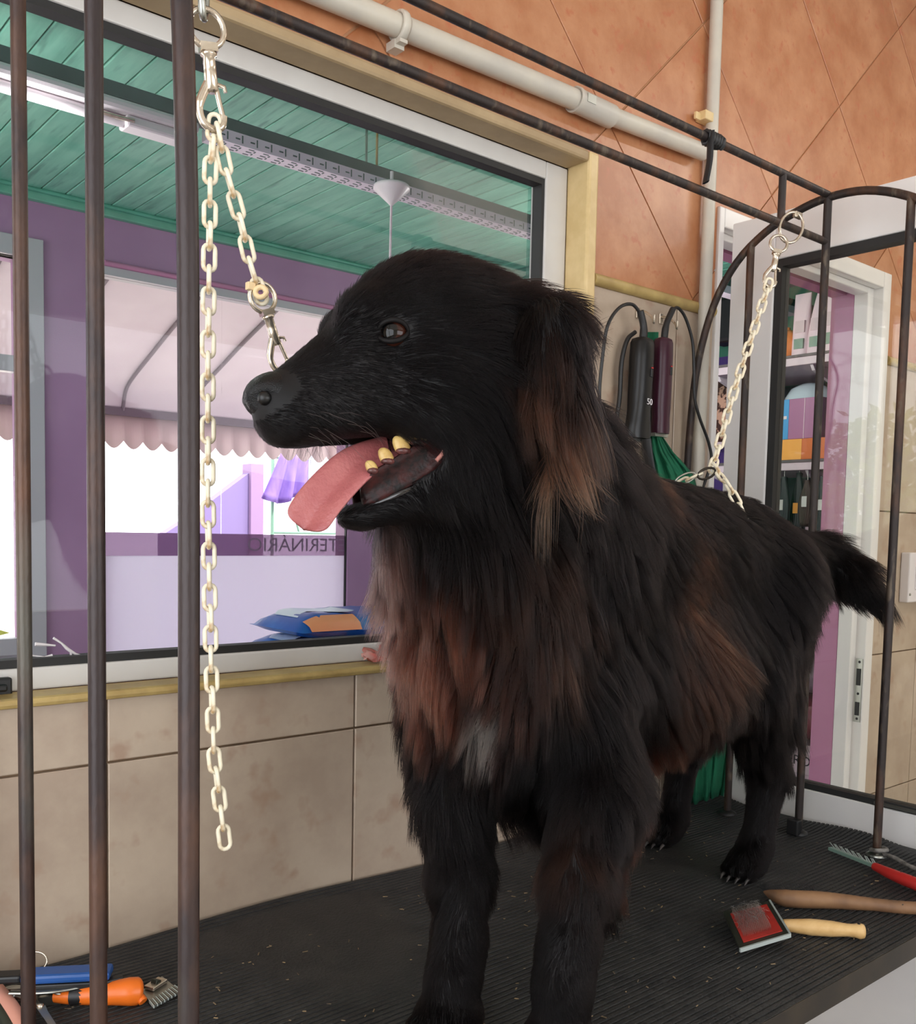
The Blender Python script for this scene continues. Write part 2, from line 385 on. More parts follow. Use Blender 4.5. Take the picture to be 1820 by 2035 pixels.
MB().box((DX0+0.018, 1.432, DZ1-0.045), (2.70, 1.455, DZ1)).build('lintel_board', M_['wood_board'], door)
b = MB(); b.prism([(1.362, 0.075), (1.383, 0.075), (1.383, 0.265), (1.362, 0.265)], (2.73, 0, 0), (0, 1, 0), (0, 0, 1), -0.002); sp = b.build('strike_plate', M_['zinc'], door)
b = MB()
for z0, z1 in ((0.095, 0.135), (0.185, 0.235)): b.box((2.7265, 1.366, z0), (2.729, 1.379, z1))
for z in (0.085, 0.16, 0.255): b.ball((2.728, 1.372, z), (0.002, 0.004, 0.004), 8, 6)
b.build('latch_hole', M_['black'], sp)
LX0, LX1 = 1.945, 1.985; LZ1 = 1.344; LY0, LY1 = 0.46, 1.335
for y0, y1 in ((1.222, LY1), (LY0, 0.573)): MB().box((LX0, y0, FZ+0.01), (LX1, y1, LZ1)).build('stile', A, door, bevel=0.003)
MB().box((LX0, 0.573, 1.240), (LX1, 1.222, LZ1)).build('rail', A, door, bevel=0.003)
MB().box((LX0, 0.573, -0.10), (LX1, 1.222, 0.062)).build('rail', A, door, bevel=0.003)
MB().box((LX0+0.008, 0.573, FZ+0.12), (LX1-0.008, 1.222, -0.10)).build('panel', A, door)
MB().box((LX0, 0.573, FZ+0.01), (LX1, 1.222, FZ+0.12)).build('rail', A, door, bevel=0.003)
for lo, hi in (((LX0+0.004, 1.204, 0.062), (LX1-0.004, 1.222, 1.24)), ((LX0+0.004, 0.573, 0.062), (LX1-0.004, 0.591, 1.24)), ((LX0+0.004, 0.591, 1.223), (LX1-0.004, 1.204, 1.24)), ((LX0+0.004, 0.591, 0.062), (LX1-0.004, 1.204, 0.075))):
    MB().box(lo, hi).build('gasket', M_['gasket'], door)
MB().box((1.963, 0.59, 0.07), (1.967, 1.206, 1.23)).build('pane', M_['doorglass'], door)
MB().box((LX0-0.004, 0.80, 0.066), (LX0+0.004, 0.93, 0.072)).build('glazing_clip', M_['zinc'], door)

# ---- the rest of the grooming room
struct(MB().box((XL-0.1, YB-0.1, FZ-0.05), (XR+0.1, 1.38, FZ)), 'floor', M_['concrete'])
struct(MB().box((XL-0.1, YB-0.1, TOP), (XR+0.1, OUT, TOP+0.06)), 'ceiling', M_['ceil'])
struct(holed(MB(), YB, WY, FZ, TOP, 0, 0.08, [(-2.2, 1.0, FZ+0.4, 2.0)]), 'wall_left', M_['plaster'])
bpy.data.objects['wall_left'].matrix_world = Matrix(((0, -1, 0, XL), (1, 0, 0, 0), (0, 0, 1, 0), (0, 0, 0, 1)))
struct(MB().box((XR, YB, FZ), (XR+0.08, OUT, TOP)), 'wall_right', M_['plaster'])
struct(holed(MB(), XL, XR, FZ, TOP, YB-0.08, YB, [(0.2, 3.4, FZ+0.9, 1.7)]), 'wall_front', M_['plaster'])   # wide shop window behind the photographer
lampf = empty('ceiling_lamp', (3.3, 0.1, 2.1), 'white tube lamp on the grooming room ceiling', 'lamp')
MB().box((2.65, 0.02, 2.12), (3.95, 0.18, 2.199)).build('housing', M_['white'], lampf, bevel=0.01)

# ================================================================== THE SHOP BEYOND THE WINDOW
SY = 4.2; SC_Z = 1.966; SXL, SXR = -1.5, 4.75
struct(MB().box((SXL, OUT, FZ-0.05), (SXR, SY, FZ)), 'floor_shop', M_['concrete'])
ceil2 = struct(MB().box((SXL, OUT, SC_Z+0.012), (SXR+0.1, SY+0.1, SC_Z+0.06)), 'ceiling_shop', M_['beam'])
pw = 0.095; n = int((SXR-SXL)/pw)
pm = MB().box((-pw/2+0.0022, 0, 0), (pw/2-0.0022, SY-OUT, 0.013)).build('plank', M_['green'], None, bevel=0.003, seg=1)
for i in range(n):
    o = pm if i == 0 else pm.copy()
    if i: COL.objects.link(o)
    o.parent = ceil2; o.location = (SXL+pw*(i+0.5), OUT, SC_Z-random.random()*0.0015)
b = MB(); b.box((SXL, SY-0.035, SC_Z-0.045), (SXR, SY, SC_Z)); b.box((SXL, SY-0.055, SC_Z-0.016), (SXR, SY-0.035, SC_Z)); struct(b, 'trim_4', M_['green_trim'], bevel=0.006)
struct(MB().box((SXL, 2.66, 1.772), (SXR, 2.70, 1.814)), 'ceiling_beam', M_['beam'], bevel=0.004)
# front wall of the shop: purple, with the glass door on the left and the wide shop front
HX0, HX1 = 1.525, 2.795; BZ = 1.72
wall_far = struct(holed(MB(), SXL, SXR, FZ, SC_Z, SY, SY+0.12, [(-0.2, 1.18, FZ, 1.69), (HX0, HX1, FZ, BZ)]), 'wall_far', M_['purple'])
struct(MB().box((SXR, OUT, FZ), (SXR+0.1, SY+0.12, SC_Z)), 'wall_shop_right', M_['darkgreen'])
struct(holed(MB(), OUT, SY+0.12, FZ, SC_Z, 0, 0.1, [(OUT+0.2, SY-0.2, FZ+0.3, 1.86)]), 'wall_shop_left', M_['purple'])
bpy.data.objects['wall_shop_left'].matrix_world = Matrix(((0, -1, 0, SXL), (1, 0, 0, 0), (0, 0, 1, 0), (0, 0, 0, 1)))
w2 = empty('window_2', (0.5, SY, FZ), kind='structure')
M_['greyalu'] = mat('grey_aluminium', (172, 172, 176), 0.4)
for lo, hi in (((1.18, SY-0.02, FZ), (1.27, SY+0.06, 1.77)), ((-0.29, SY-0.02, FZ), (-0.2, SY+0.06, 1.77)), ((-0.2, SY-0.02, 1.69), (1.18, SY+0.06, 1.77)), ((-0.2, SY-0.01, 1.225), (1.18, SY+0.05, 1.29)), ((-0.2, SY-0.01, 0.06), (1.18, SY+0.05, 0.13)), ((0.46, SY-0.01, FZ), (0.52, SY+0.05, 1.69))):
    MB().box(lo, hi).build('frame', M_['greyalu'], w2, bevel=0.003)
MB().box((-0.2, SY+0.02, 0.13), (1.18, SY+0.025, 1.69)).build('pane', M_['glass'], w2)
MB().box((-0.2, SY+0.015, FZ), (1.18, SY+0.03, 0.06)).build('panel', M_['greyalu'], w2)
w3 = empty('window_3', (2.1, SY, FZ), kind='structure')
MB().box((HX0, SY+0.0, BZ-0.035), (HX1, SY+0.08, BZ)).build('frame', M_['greyalu'], w3)
b = MB(); b.tube([(HX0, SY-0.006, BZ+0.012), (HX1+0.4, SY-0.006, BZ+0.012)], 0.012, 8); b.build('bead', M_['pink'], w3)
M_['frost'] = glass_mat('frosted_glass', (1, 1, 1), 0.25, 0.92, (240, 234, 248))
M_['band'] = glass_mat('band_film', (0.62, 0.52, 0.62), 0.2, 0.55, (140, 112, 140))
for x0, x1 in ((HX0, 2.09), (2.0935, HX1)):
    MB().box((x0, SY+0.03, FZ), (x1, SY+0.036, BZ-0.035)).build('pane', M_['glass'], w3)
MB().box((HX0, SY+0.026, 0.472), (HX1, SY+0.029, 0.577)).build('lettering_band', M_['band'], w3)
MB().box((HX0, SY+0.026, FZ), (HX1, SY+0.029, 0.472)).build('frosted_film', M_['frost'], w3)
MB().box((HX1-0.006, SY+0.012, FZ), (HX1+0.004, SY+0.026, BZ-0.03)).build('seal', M_['gasket'], w3)
def text(body, size, M, m, name, parent, ext=0.0006):
    c = bpy.data.curves.new(name, 'FONT'); c.body = body; c.size = size; c.align_x = 'CENTER'; c.align_y = 'CENTER'; c.extrude = ext; c.resolution_u = 3
    o = bpy.data.objects.new(name+'_curve', c); COL.objects.link(o); bpy.context.view_layer.update()
    me = bpy.data.meshes.new_from_object(o.evaluated_get(bpy.context.evaluated_depsgraph_get())); bpy.data.objects.remove(o)
    me.name = name; me.materials.clear(); me.materials.append(m)
    off = Vector((0, 0, 0)); p = parent
    while p is not None: off += p.location; p = p.parent
    me.transform(Matrix.Translation(-off) @ M)
    t = bpy.data.objects.new(name, me); COL.objects.link(t); t.parent = parent; return t
M_['letter'] = mat('grey_lettering', (116, 94, 118), 0.6)
text('VETERIN\u00c1RIO', 0.096, Matrix.Translation((2.545, SY+0.0255, 0.523)) @ Matrix(((-1.08, 0, 0), (0, 0, 1), (0, 1, 0))).to_4x4(), M_['letter'], 'lettering', w3, 0.0003)

# outside ground
struct(MB().box((-14, SY+0.12, FZ-0.08), (16, 26, FZ)), 'ground', M_['paving'])
# ================================================================== THINGS IN THE SHOP AND OUTSIDE
lp = empty('batten_lamp', (0.5, 2.69, 1.77), 'white tube lamp hung along the grey beam under the green ceiling', 'lamp')
MB().box((-0.25, 2.65, 1.738), (1.24, 2.735, 1.7715)).build('housing', M_['white'], lp, bevel=0.012)
MB().tube([(-0.22, 2.69, 1.724), (1.03, 2.69, 1.724)], 0.016, 12).build('tube', M_['white'], lp)
MB().box((1.03, 2.66, 1.708), (1.24, 2.725, 1.738)).build('end_cover', M_['white'], lp, bevel=0.008)
b = MB(); b.tube([(0.96, 2.67, 1.725), (1.0, 2.66, 1.72), (1.05, 2.66, 1.722)], 0.006, 6); b.build('holder', M_['chrome'], lp)
# slotted cable trunking
tr = empty('cable_trunking', (2.0, 2.67, 1.77), 'pale slotted cable trunking under the grey beam', 'trunking')
MB().box((1.27, 2.645, 1.737), (SXR-0.3, 2.705, 1.7715)).build('body', M_['duct'], tr)
b = MB()
for i in range(30):
    x = 1.30+i*0.048
    for y in (2.655, 2.675, 2.695): b.box((x, y-0.002, 1.7358), (x+0.018, y+0.002, 1.7372))
    for y in (2.665, 2.685): b.box((x+0.022, y-0.005, 1.7358), (x+0.026, y+0.005, 1.7372))
    b.box((x, 2.6438, 1.752), (x+0.014, 2.6452, 1.756)); b.box((x+0.020, 2.6438, 1.744), (x+0.024, 2.6452, 1.766))
o = b.build('slot', M_['beam'], tr); o['kind'] = 'stuff'
# pull-cord ceiling rose
p = on(778, 372, 1, 2.625)
cf = empty('cord_pendant', p, 'white upturned cone lampholder with a hanging cord below the trunking', 'pendant')
b = MB(); b.lathe([(0.002, -0.062), (0.012, -0.052), (0.060, -0.008), (0.062, 0.0), (0.056, 0.006), (0.0, 0.012)], p, n=24); b.build('cone', M_['white'], cf)
MB().tube([p-np.array([0, 0, 0.06]), p-np.array([0.002, 0, 0.35]), p-np.array([0, 0, 0.62])], 0.004, 6).build('cord', M_['whitepink'], cf)
MB().tube([p+np.array([0, 0, 0.01]), p+np.array([0, 0, 0.05])], 0.006, 6).build('stem', M_['white'], cf)
for px, m, nm in ((728, M_['zinc'], 'grey'), (749, M_['ochre'], 'tan')):
    a = on(px, 300, 1, 2.68); tag(MB().tube([(a[0], 2.68, 1.814), (a[0], 2.68, SC_Z)], 0.004, 6).build('hanging_wire', m), nm+' wire running from the green ceiling down to the beam', 'wire')

# awning over the shop front, seen from below
M_['canvas'] = mat('awning_canvas', (214, 206, 208), 0.8, rgb2=(204, 194, 198), scale=2, trans=0.17)
M_['ribmetal'] = mat('awning_rib', (104, 92, 100), 0.5)
aw = empty('awning', (2.3, 4.4, 2.1), 'pale canvas awning with dark ribs and scalloped edge over the shop front', 'awning')
prof = [(4.34, 2.02), (5.13, 1.775), (5.55, 1.625), (5.84, 1.515), (5.95, 1.445), (6.0, 1.32)]
X0, X1 = -1.2, 5.2
pp = smooth_path([(0, y, z) for y, z in prof], 4)
b = MB(); b.grid([[(X0+(X1-X0)*k/12, q.y, q.z) for k in range(13)] for q in pp]); b.build('canopy', M_['canvas'], aw, solid=0.004)
for X in (-0.09, 0.37, 0.83, 1.29, 1.79, 2.29, 2.75, 3.22, 3.7, 4.2):
    MB().tube([(X, q.y, q.z-0.012) for q in pp], 0.012, 6).build('rib', M_['ribmetal'], aw)
MB().bar((X0, 6.0, 1.315), (X1, 6.0, 1.315), 0.03, 0.05).build('front_bar', M_['ribmetal'], aw)
b = MB(); rows = [[], []]; ns = int((X1-X0)/0.125)
for i in range(ns*8+1):
    x = X0+0.125*i/8; s_ = abs(math.sin(math.pi*(i % 8)/8)) if i % 8 else 0.0
    rows[0].append((x, 6.01, 1.30)); rows[1].append((x, 6.01, 1.135-0.05*s_))
M_['valance'] = mat('awning_valance', (206, 186, 182), 0.8, trans=0.16)
b.grid(rows); b.build('valance', M_['valance'], aw, solid=0.004)

# outside: purple gable wall, cloth on a line frame, plants
M_['lilac'] = mat('lilac_wall', (120, 104, 150), 0.8)
b = MB(); q = [on(x, y, 1, 7.5) for x, y in ((325, 1062), (375, 1030), (515, 925), (515, 1075), (325, 1075))]
q = [(v[0], v[2]) for v in q]; q[-1] = (q[-1][0], FZ); q[-2] = (q[-2][0], FZ)
gw = empty('gable_wall', (3.6, 7.5, FZ), 'lilac garden wall with a sloping top beyond the awning', 'wall')
b.prism(q, (0, 7.62, 0), (1, 0, 0), (0, 0, 1), 0.12); b.build('wall_panel', M_['lilac'], gw)
M_['lilac2'] = mat('lilac_post', (140, 112, 148), 0.8)
x1 = on(515, 1000, 1, 7.5)[0]; MB().box((x1-0.10, 7.46, FZ), (x1+0.02, 7.62, 1.15)).build('post', M_['lilac2'], gw)
rk = empty('drying_frame', (4.0, 6.6, FZ), 'green metal frame standing beyond the shop glass', 'frame')
M_['greenmetal'] = mat('green_metal', (120, 160, 140), 0.5)
for x in (3.69, 4.40): MB().tube([(x, 6.6, FZ), (x, 6.6, 1.15)], 0.014, 8).build('post', M_['greenmetal'], rk)
for z in (1.15, 0.57): MB().tube([(3.69, 6.6, z), (4.40, 6.6, z)], 0.012, 8).build('rail', M_['greenmetal'], rk)
for xs in ((3.93, 3.86), (4.06, 4.16)): MB().tube([(xs[0], 6.6, 0.57), (xs[1], 6.6, 0.78)], 0.009, 6).build('brace', M_['greenmetal'], rk)
M_['violet'] = mat('violet_cloth', (132, 104, 190), 0.85, rgb2=(158, 130, 206), scale=5, stretch=(3, 1, 0.6), trans=0.2)
M_['whitecloth'] = mat('white_cloth', (226, 232, 240), 0.85, trans=0.3)
def drape(x0, x1, ztop, zbot, y, name, m, label, flare=0.0, cat='cloth'):
    R_ = []
    for i in range(9):
        t = i/8; row = []
        for k in range(25):
            s_ = k/24; xx = (x0-flare*t)+(x1-x0+flare*t)*s_
            row.append((xx, y+0.03*math.sin(s_*19+t)*(0.3+t), ztop+(zbot-ztop)*t*(0.92+0.10*math.sin(s_*5))))
        R_.append(row)
    return tag(MB().grid(R_).build(name, m, solid=0.004), label, cat)
drape(3.74, 3.99, 1.19, 0.80, 6.56, 'hanging_cloth', M_['violet'], 'violet cloth draped over the green frame outside', 0.15)
drape(3.96, 4.2, 1.24, 0.95, 6.54, 'hanging_cloth', M_['whitecloth'], 'white cloth hung beside the violet cloth outside', 0.0)

# leafy plants outside, near the glass door and down the street side (one of them shows in the open door's glass)
M_['leaf'] = mat('leaf', (96, 134, 50), 0.55, rgb2=(190, 196, 96), scale=3, contrast=(0.3, 0.7), trans=0.35)
M_['bark'] = mat('bark', (92, 76, 58), 0.9)
def shrub(loc, h, rad, n, name, label, cat, leaf_l=0.10, seed=1):
    R = random.Random(seed); e_ = empty(name, loc, label, cat); L = Vector(loc)
    t = MB(); l = MB()
    for k in range(7):
        a = R.random()*6.28; top = L+Vector((math.cos(a)*rad*0.5*R.random(), math.sin(a)*rad*0.5*R.random(), h*(0.55+0.35*R.random())))
        t.tube(smooth_path([L, L*0.5+top*0.5+Vector((R.uniform(-.08, .08), R.uniform(-.08, .08), 0)), top], 3), [0.03*h*(1-0.11*i) for i in range(7)], 6)
    for k in range(n):
        a = R.random()*6.28; ph = math.acos(R.uniform(-1, 1)); r_ = R.random()**0.4
        c = L+Vector((math.cos(a)*math.sin(ph)*rad*r_, math.sin(a)*math.sin(ph)*rad*r_, h*0.62+math.cos(ph)*h*0.36*r_))
        d = Vector((R.uniform(-1, 1), R.uniform(-1, 1), R.uniform(-.5, .8))).normalized(); s_ = d.orthogonal().normalized(); ll = leaf_l*R.uniform(0.7, 1.3)
        l.add([c, c+d*ll*.5+s_*ll*.2, c+d*ll, c+d*ll*.5-s_*ll*.2], [(0, 1, 2, 3)])
    t.build('stem', M_['bark'], e_); o = l.build('foliage', M_['leaf'], e_); o['kind'] = 'stuff'; return e_
shrub((1.05, 5.3, FZ), 1.15, 0.28, 700, 'garden_shrub', 'yellow green shrub outside the glass door at the left edge', 'shrub', 0.09, 3)
shrub((-5.4, 4.5, FZ), 2.7, 1.2, 2600, 'garden_tree', 'sunlit leafy tree outside, mirrored in the glass of the open door', 'tree', 0.16, 5)
shrub((-2.6, 8.0, FZ), 2.2, 1.0, 1800, 'garden_tree', 'rounder garden tree standing behind the other one outside', 'tree', 0.15, 6)

# pet food bags and balls inside the shop just beyond the window
M_['bagblue'] = mat('bag_blue', (30, 84, 160), 0.28, rgb2=(70, 130, 200), scale=5, contrast=(0.45, 0.75))
M_['bagwhite'] = mat('bag_white', (210, 222, 234), 0.3)
M_['bagorange'] = mat('bag_orange', (232, 150, 104), 0.35)
BY = 2.62
def bag(x0, x1, y0, y1, z0, h, label, seed):
    R = random.Random(seed); e_ = empty('food_bag', ((x0+x1)/2, (y0+y1)/2, z0), label, 'bag', 'bags of pet food on the low counter')
    R_ = []; N1, N2 = 18, 12
    def sec(s_, t):
        pinch = min(1, min(s_, 1-s_)*6)**0.5; e2 = min(1, min(t, 1-t)*5)**0.5
        return pinch*e2
    for side in (1, 0):
        rows = []
        for i in range(N1+1):
            row = []
            for k in range(N2+1):
                s_, t = i/N1, k/N2; q = sec(s_, t)
                z = z0+h*0.35+(h*0.65 if side else -h*0.35)*q+(0.004*math.sin(9*s_+5*t+seed)*q+R.uniform(-.002, .002)*q)*side
                row.append((x0+(x1-x0)*s_, y0+(y1-y0)*t, z))
            rows.append(row)
        R_.append(rows)
    b = MB(); b.grid(R_[0]); b.grid([r[::-1] for r in R_[1]]); b.build('sack', M_['bagblue'], e_)
    f = lambda s_, t: (x0+(x1-x0)*s_, y0+(y1-y0)*t, z0+h*0.35+h*0.65*sec(s_, t)+0.004)
    MB().grid([[f(0.08+0.42*i/8, 0.30+0.42*k/6+0.1*math.sin(i*.8)) for k in range(7)] for i in range(9)]).build('white_print', M_['bagwhite'], e_)
    g_ = lambda s_, u: (x0+(x1-x0)*s_, y0+(y1-y0)*(0.0+0.16*u)-0.003*(1-u), z0+h*0.35+h*0.65*sec(s_, 0.16*u)+0.003)
    MB().grid([[g_(0.06+0.36*i/8, k/4) for k in range(5)] for i in range(9)]).build('orange_print', M_['bagorange'], e_)
    MB().grid([[g_(0.64+0.30*i/8, k/4) for k in range(5)] for i in range(9)]).build('orange_print', M_['bagorange'], e_)
    return e_
M_['counter'] = mat('pale_counter', (206, 196, 214), 0.5)
ct = empty('low_counter', (1.75, 2.75, FZ), 'pale low counter under the pet food bags beyond the window', 'counter')
MB().box((1.34, 2.50, 0.16), (2.5, 3.05, 0.20)).build('top', M_['counter'], ct, bevel=0.004)
MB().box((1.36, 2.52, FZ), (2.48, 3.03, 0.16)).build('body', M_['counter'], ct)
bag(1.515, 2.02, 2.54, 2.9, 0.203, 0.055, 'blue and orange pet food bag lying flat at the bottom of the pile', 2)
bag(1.535, 2.06, 2.55, 2.9, 0.262, 0.078, 'blue pet food bag with white and orange print on top of the pile', 5)
M_['yball'] = mat('yellow_ball', (236, 190, 70), 0.3); M_['gball'] = mat('green_ball', (64, 200, 120), 0.25)
def toy(px, py, y, r, m, label):
    c = on(px, py, 1, y); b = MB(); b.ball(c, r, 20, 14); e_ = empty('toy_ball', c-np.array([0, 0, r]), label, 'ball'); b.build('shell', m, e_)
    rb = MB()
    for k in range(3):
        a = k*math.pi/3; rb.tube([c+np.array([math.cos(t)*math.cos(a), math.cos(t)*math.sin(a), math.sin(t)])*r for t in np.linspace(0, 6.283, 25)[:-1]], r*0.05, 5, closed=True)
    rb.build('seam', m, e_)
toy(757, 1215, 2.60, 0.030, M_['yball'], 'yellow ball on the bags beyond the window'); toy(765, 1244, 2.93, 0.030, M_['gball'], 'green ball beside the bags beyond the window')

# ---- shelving seen through the doorway
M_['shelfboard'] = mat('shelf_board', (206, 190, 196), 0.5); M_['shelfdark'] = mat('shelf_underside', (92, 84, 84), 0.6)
for z, nm in ((1.487, 'upper'), (0.99, 'middle'), (0.42, 'lower')):
    s_ = empty('wall_shelf', (4.45, 2.6, z), nm+' white shelf on brackets seen through the doorway', 'shelf', 'shelves behind the doorway')
    MB().box((4.2, 1.95, z-0.05), (SXR, 3.05, z-0.012)).build('board', M_['shelfboard'], s_, bevel=0.003)
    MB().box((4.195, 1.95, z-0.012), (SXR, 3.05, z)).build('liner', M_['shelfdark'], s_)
    for y in (2.0, 2.43, 2.95):
        MB().prism([(4.22, z-0.05), (SXR, z-0.05), (SXR, z-0.21), (4.24, z-0.075)], (0, y+0.008, 0), (1, 0, 0), (0, 0, 1), 0.016).build('bracket', M_['white'], s_)
for z0_, z1_, nm in ((0.425, 0.935, 'lower'), (0.995, 1.43, 'upper')):  # dark backing added to hide the green behind the shelves
    e_ = empty('dark_backing', (4.73, 2.45, z0_), 'dark '+nm+' backing added over the green wall behind the shelves', 'board')
    MB().box((4.728, 2.2, z0_), (4.748, 3.1, z1_)).build('panel', mat('dark_board', (34, 44, 48), 0.6), e_)
    for q_ in range(4): MB().box((4.720, 2.2, z0_+0.05+0.1*q_), (4.728, 3.1, z0_+0.058+0.1*q_)).build('groove_strip', M_['black'], e_)
M_['pouch'] = mat('pale_pouch', (222, 200, 208), 0.4); M_['plabel'] = mat('grey_print', (198, 180, 184), 0.5); M_['pgreen'] = mat('green_print', (120, 146, 130), 0.5)
def pouch(y, w_, h, label, sharp=False):
    z = 1.488; e_ = empty('shampoo_pouch', (4.25, y, z), label, 'pouch', 'pale pouches on the upper shelf'); rows = []
    for i in range(13):
        t = i/12; hw = w_/2*(1 if not sharp else (1-0.95*max(0, t-0.25)**1.4/0.75**1.4)); d_ = 0.035*(1-t)**0.6+0.002; row = []
        for k in range(16):
            a = 2*math.pi*k/16; ca, sa = math.cos(a), math.sin(a)
            row.append((4.25+d_*math.copysign(abs(sa)**0.8, sa), y+hw*math.copysign(abs(ca)**0.6, ca), z+h*t))
        rows.append(row)
    b = MB(); b.grid(rows, wrap=True); b.add(rows[0], [tuple(range(16))]); b.add(rows[-1], [tuple(range(16))]); b.build('pouch_body', M_['pouch'], e_)
    x = 4.25-0.036
    MB().prism([(y-w_*0.3, z+h*0.36), (y+w_*0.3, z+h*0.36), (y+w_*0.2, z+h*0.62), (y-w_*0.2, z+h*0.62)], (x+0.006, 0, 0), (0, -1, 0), (0, 0, 1), 0.002).build('print_block', M_['plabel'], e_) if False else None
    MB().box((x-0.002, y-w_*0.34, z+h*0.10), (x+0.012, y+w_*0.22, z+h*0.26)).build('green_label', M_['pgreen'], e_)
    MB().box((x+0.004, y-w_*0.34, z+h*0.36), (x+0.022, y+w_*0.22, z+h*0.55)).build('grey_label', M_['plabel'], e_)
pouch(2.505, 0.085, 0.295, 'pale square topped pouch on the upper shelf beside the orange tub')
pouch(2.425, 0.085, 0.30, 'pale pointed pouch in the middle of the upper shelf', True)
pouch(2.345, 0.08, 0.33, 'pale pouch on the upper shelf next to the rusty bar')
M_['otub'] = mat('orange_tub', (226, 140, 78), 0.45)
p0 = np.array([4.27, 2.60, 1.488]); tb = empty('orange_tub', p0, 'round orange tub on the upper shelf', 'tub')
b = MB(); b.lathe([(0.045, 0), (0.062, 0.03), (0.064, 0.07), (0.05, 0.115), (0.03, 0.135), (0, 0.14)], p0, n=18); b.build('tub_body', M_['otub'], tb)
b = MB(); b.lathe([(0.02, 0.136), (0.018, 0.15), (0, 0.152)], p0, n=12); b.build('knob', M_['otub'], tb)
M_['obox'] = mat('orange_box', (240, 170, 74), 0.5); M_['obox2'] = mat('deep_orange_box', (204, 106, 44), 0.5)
def carton(lo, hi, m, name, label, side=None, flap=None):
    c = ((lo[0]+hi[0])/2, (lo[1]+hi[1])/2, lo[2]); e_ = empty(name, c, label, 'box'); MB().box(lo, hi).build('carton', m, e_, bevel=0.002)
    if side: MB().box((lo[0]-0.0015, lo[1]+(hi[1]-lo[1])*side[0], lo[2]+0.001), (lo[0]+0.002, lo[1]+(hi[1]-lo[1])*side[1], hi[2]-0.001)).build('printed_face', side[2], e_)
    if flap: MB().box((lo[0]-0.002, lo[1]+(hi[1]-lo[1])*flap[0], lo[2]), (lo[0], lo[1]+(hi[1]-lo[1])*flap[0]+0.003, hi[2])).build('seam', flap[1], e_)
    return e_
carton((4.21, 2.33, 0.991), (4.36, 2.63, 1.09), M_['obox2'], 'orange_box', 'flat two tone orange box on the middle shelf', (0.42, 1.0, M_['obox']))
M_['mauve'] = mat('mauve_box', (164, 110, 146), 0.5); M_['sky'] = mat('blue_print', (70, 156, 212), 0.5)
bx_ = carton((4.23, 2.38, 1.092), (4.36, 2.60, 1.285), M_['mauve'], 'mauve_box', 'mauve box with a blue side strip standing on the orange box', (0.74, 1.0, M_['sky']), (0.36, M_['pouch']))
MB().box((4.2265, 2.552, 1.19), (4.2285, 2.592, 1.205)).build('white_mark', M_['white'], bx_)
M_['dome'] = mat('clear_white_plastic', (208, 230, 238), 0.2, coat=0.5)
p0 = np.array([4.50, 2.59, 0.992]); dm = empty('pet_carrier', p0, 'white rounded pet carrier on the middle shelf behind the mauve box', 'carrier')
b = MB(); b.lathe([(0.105, 0.0), (0.125, 0.16), (0.13, 0.28), (0.122, 0.33), (0.095, 0.375), (0.045, 0.40), (0, 0.405)], p0, n=26, flat=1.0); b.build('shell', M_['dome'], dm)
b = MB(); b.lathe([(0.13, 0.272), (0.136, 0.28), (0.13, 0.288)], p0, n=26); b.build('rim', M_['white'], dm)
M_['dk'] = [mat('dark_bag', (38, 44, 46), 0.6), mat('dark_teal_bag', (36, 58, 62), 0.6), mat('brown_bag', (58, 46, 38), 0.6), mat('charcoal_bag', (26, 26, 30), 0.5)]
M_['amber'] = mat('amber_tag', (206, 140, 50), 0.5)
desc = ('dark grey hanging leash bundle', 'dark teal hanging leash bundle', 'brown hanging leash bundle', 'charcoal hanging leash bundle')
for k in range(6):
    y = 2.30+0.062*k; z1 = 0.93-0.02*(k % 3); z0 = 0.58+0.05*((k*7) % 3); x = 4.22+0.03*(k % 2)
    e_ = empty('leash_bundle', (x, y, z0), desc[k % 4], 'leash', 'leashes hanging under the middle shelf')
    e_['label'] = desc[k % 4]+' under the middle shelf, '+('nearest the bar', 'second from the bar', 'third from the bar', 'fourth from the bar', 'second nearest the door stile', 'nearest the door stile')[k]
    b = MB()
    for q in range(4):
        o_ = 0.010*q-0.015
        b.tube(smooth_path([(x, y+o_*0.2, z1), (x-0.01, y-0.018+o_, (z0+z1)/2), (x, y+o_, z0), (x+0.012, y+0.02+o_, (z0+z1)/2), (x+0.01, y+o_*0.2, z1)], 4), 0.011, 6)
    b.build('webbing', M_['dk'][k % 4], e_)
    MB().box((x-0.02, y-0.012, (z0+z1)/2-0.02), (x-0.012, y+0.014, (z0+z1)/2+0.03)).build('price_tag', M_['amber'] if k % 3 == 0 else M_['zinc'], e_)
    MB().tube([(x+0.005, y, z1-0.005), (x+0.005, y, 0.941)], 0.003, 6).build('hook', M_['zinc'], e_)
carton((4.25, 2.32, 0.42), (4.40, 2.44, 0.70), M_['mauve'], 'pink_box', 'pink box standing on the lower shelf behind the tail', (0.7, 1.0, M_['pouch']))
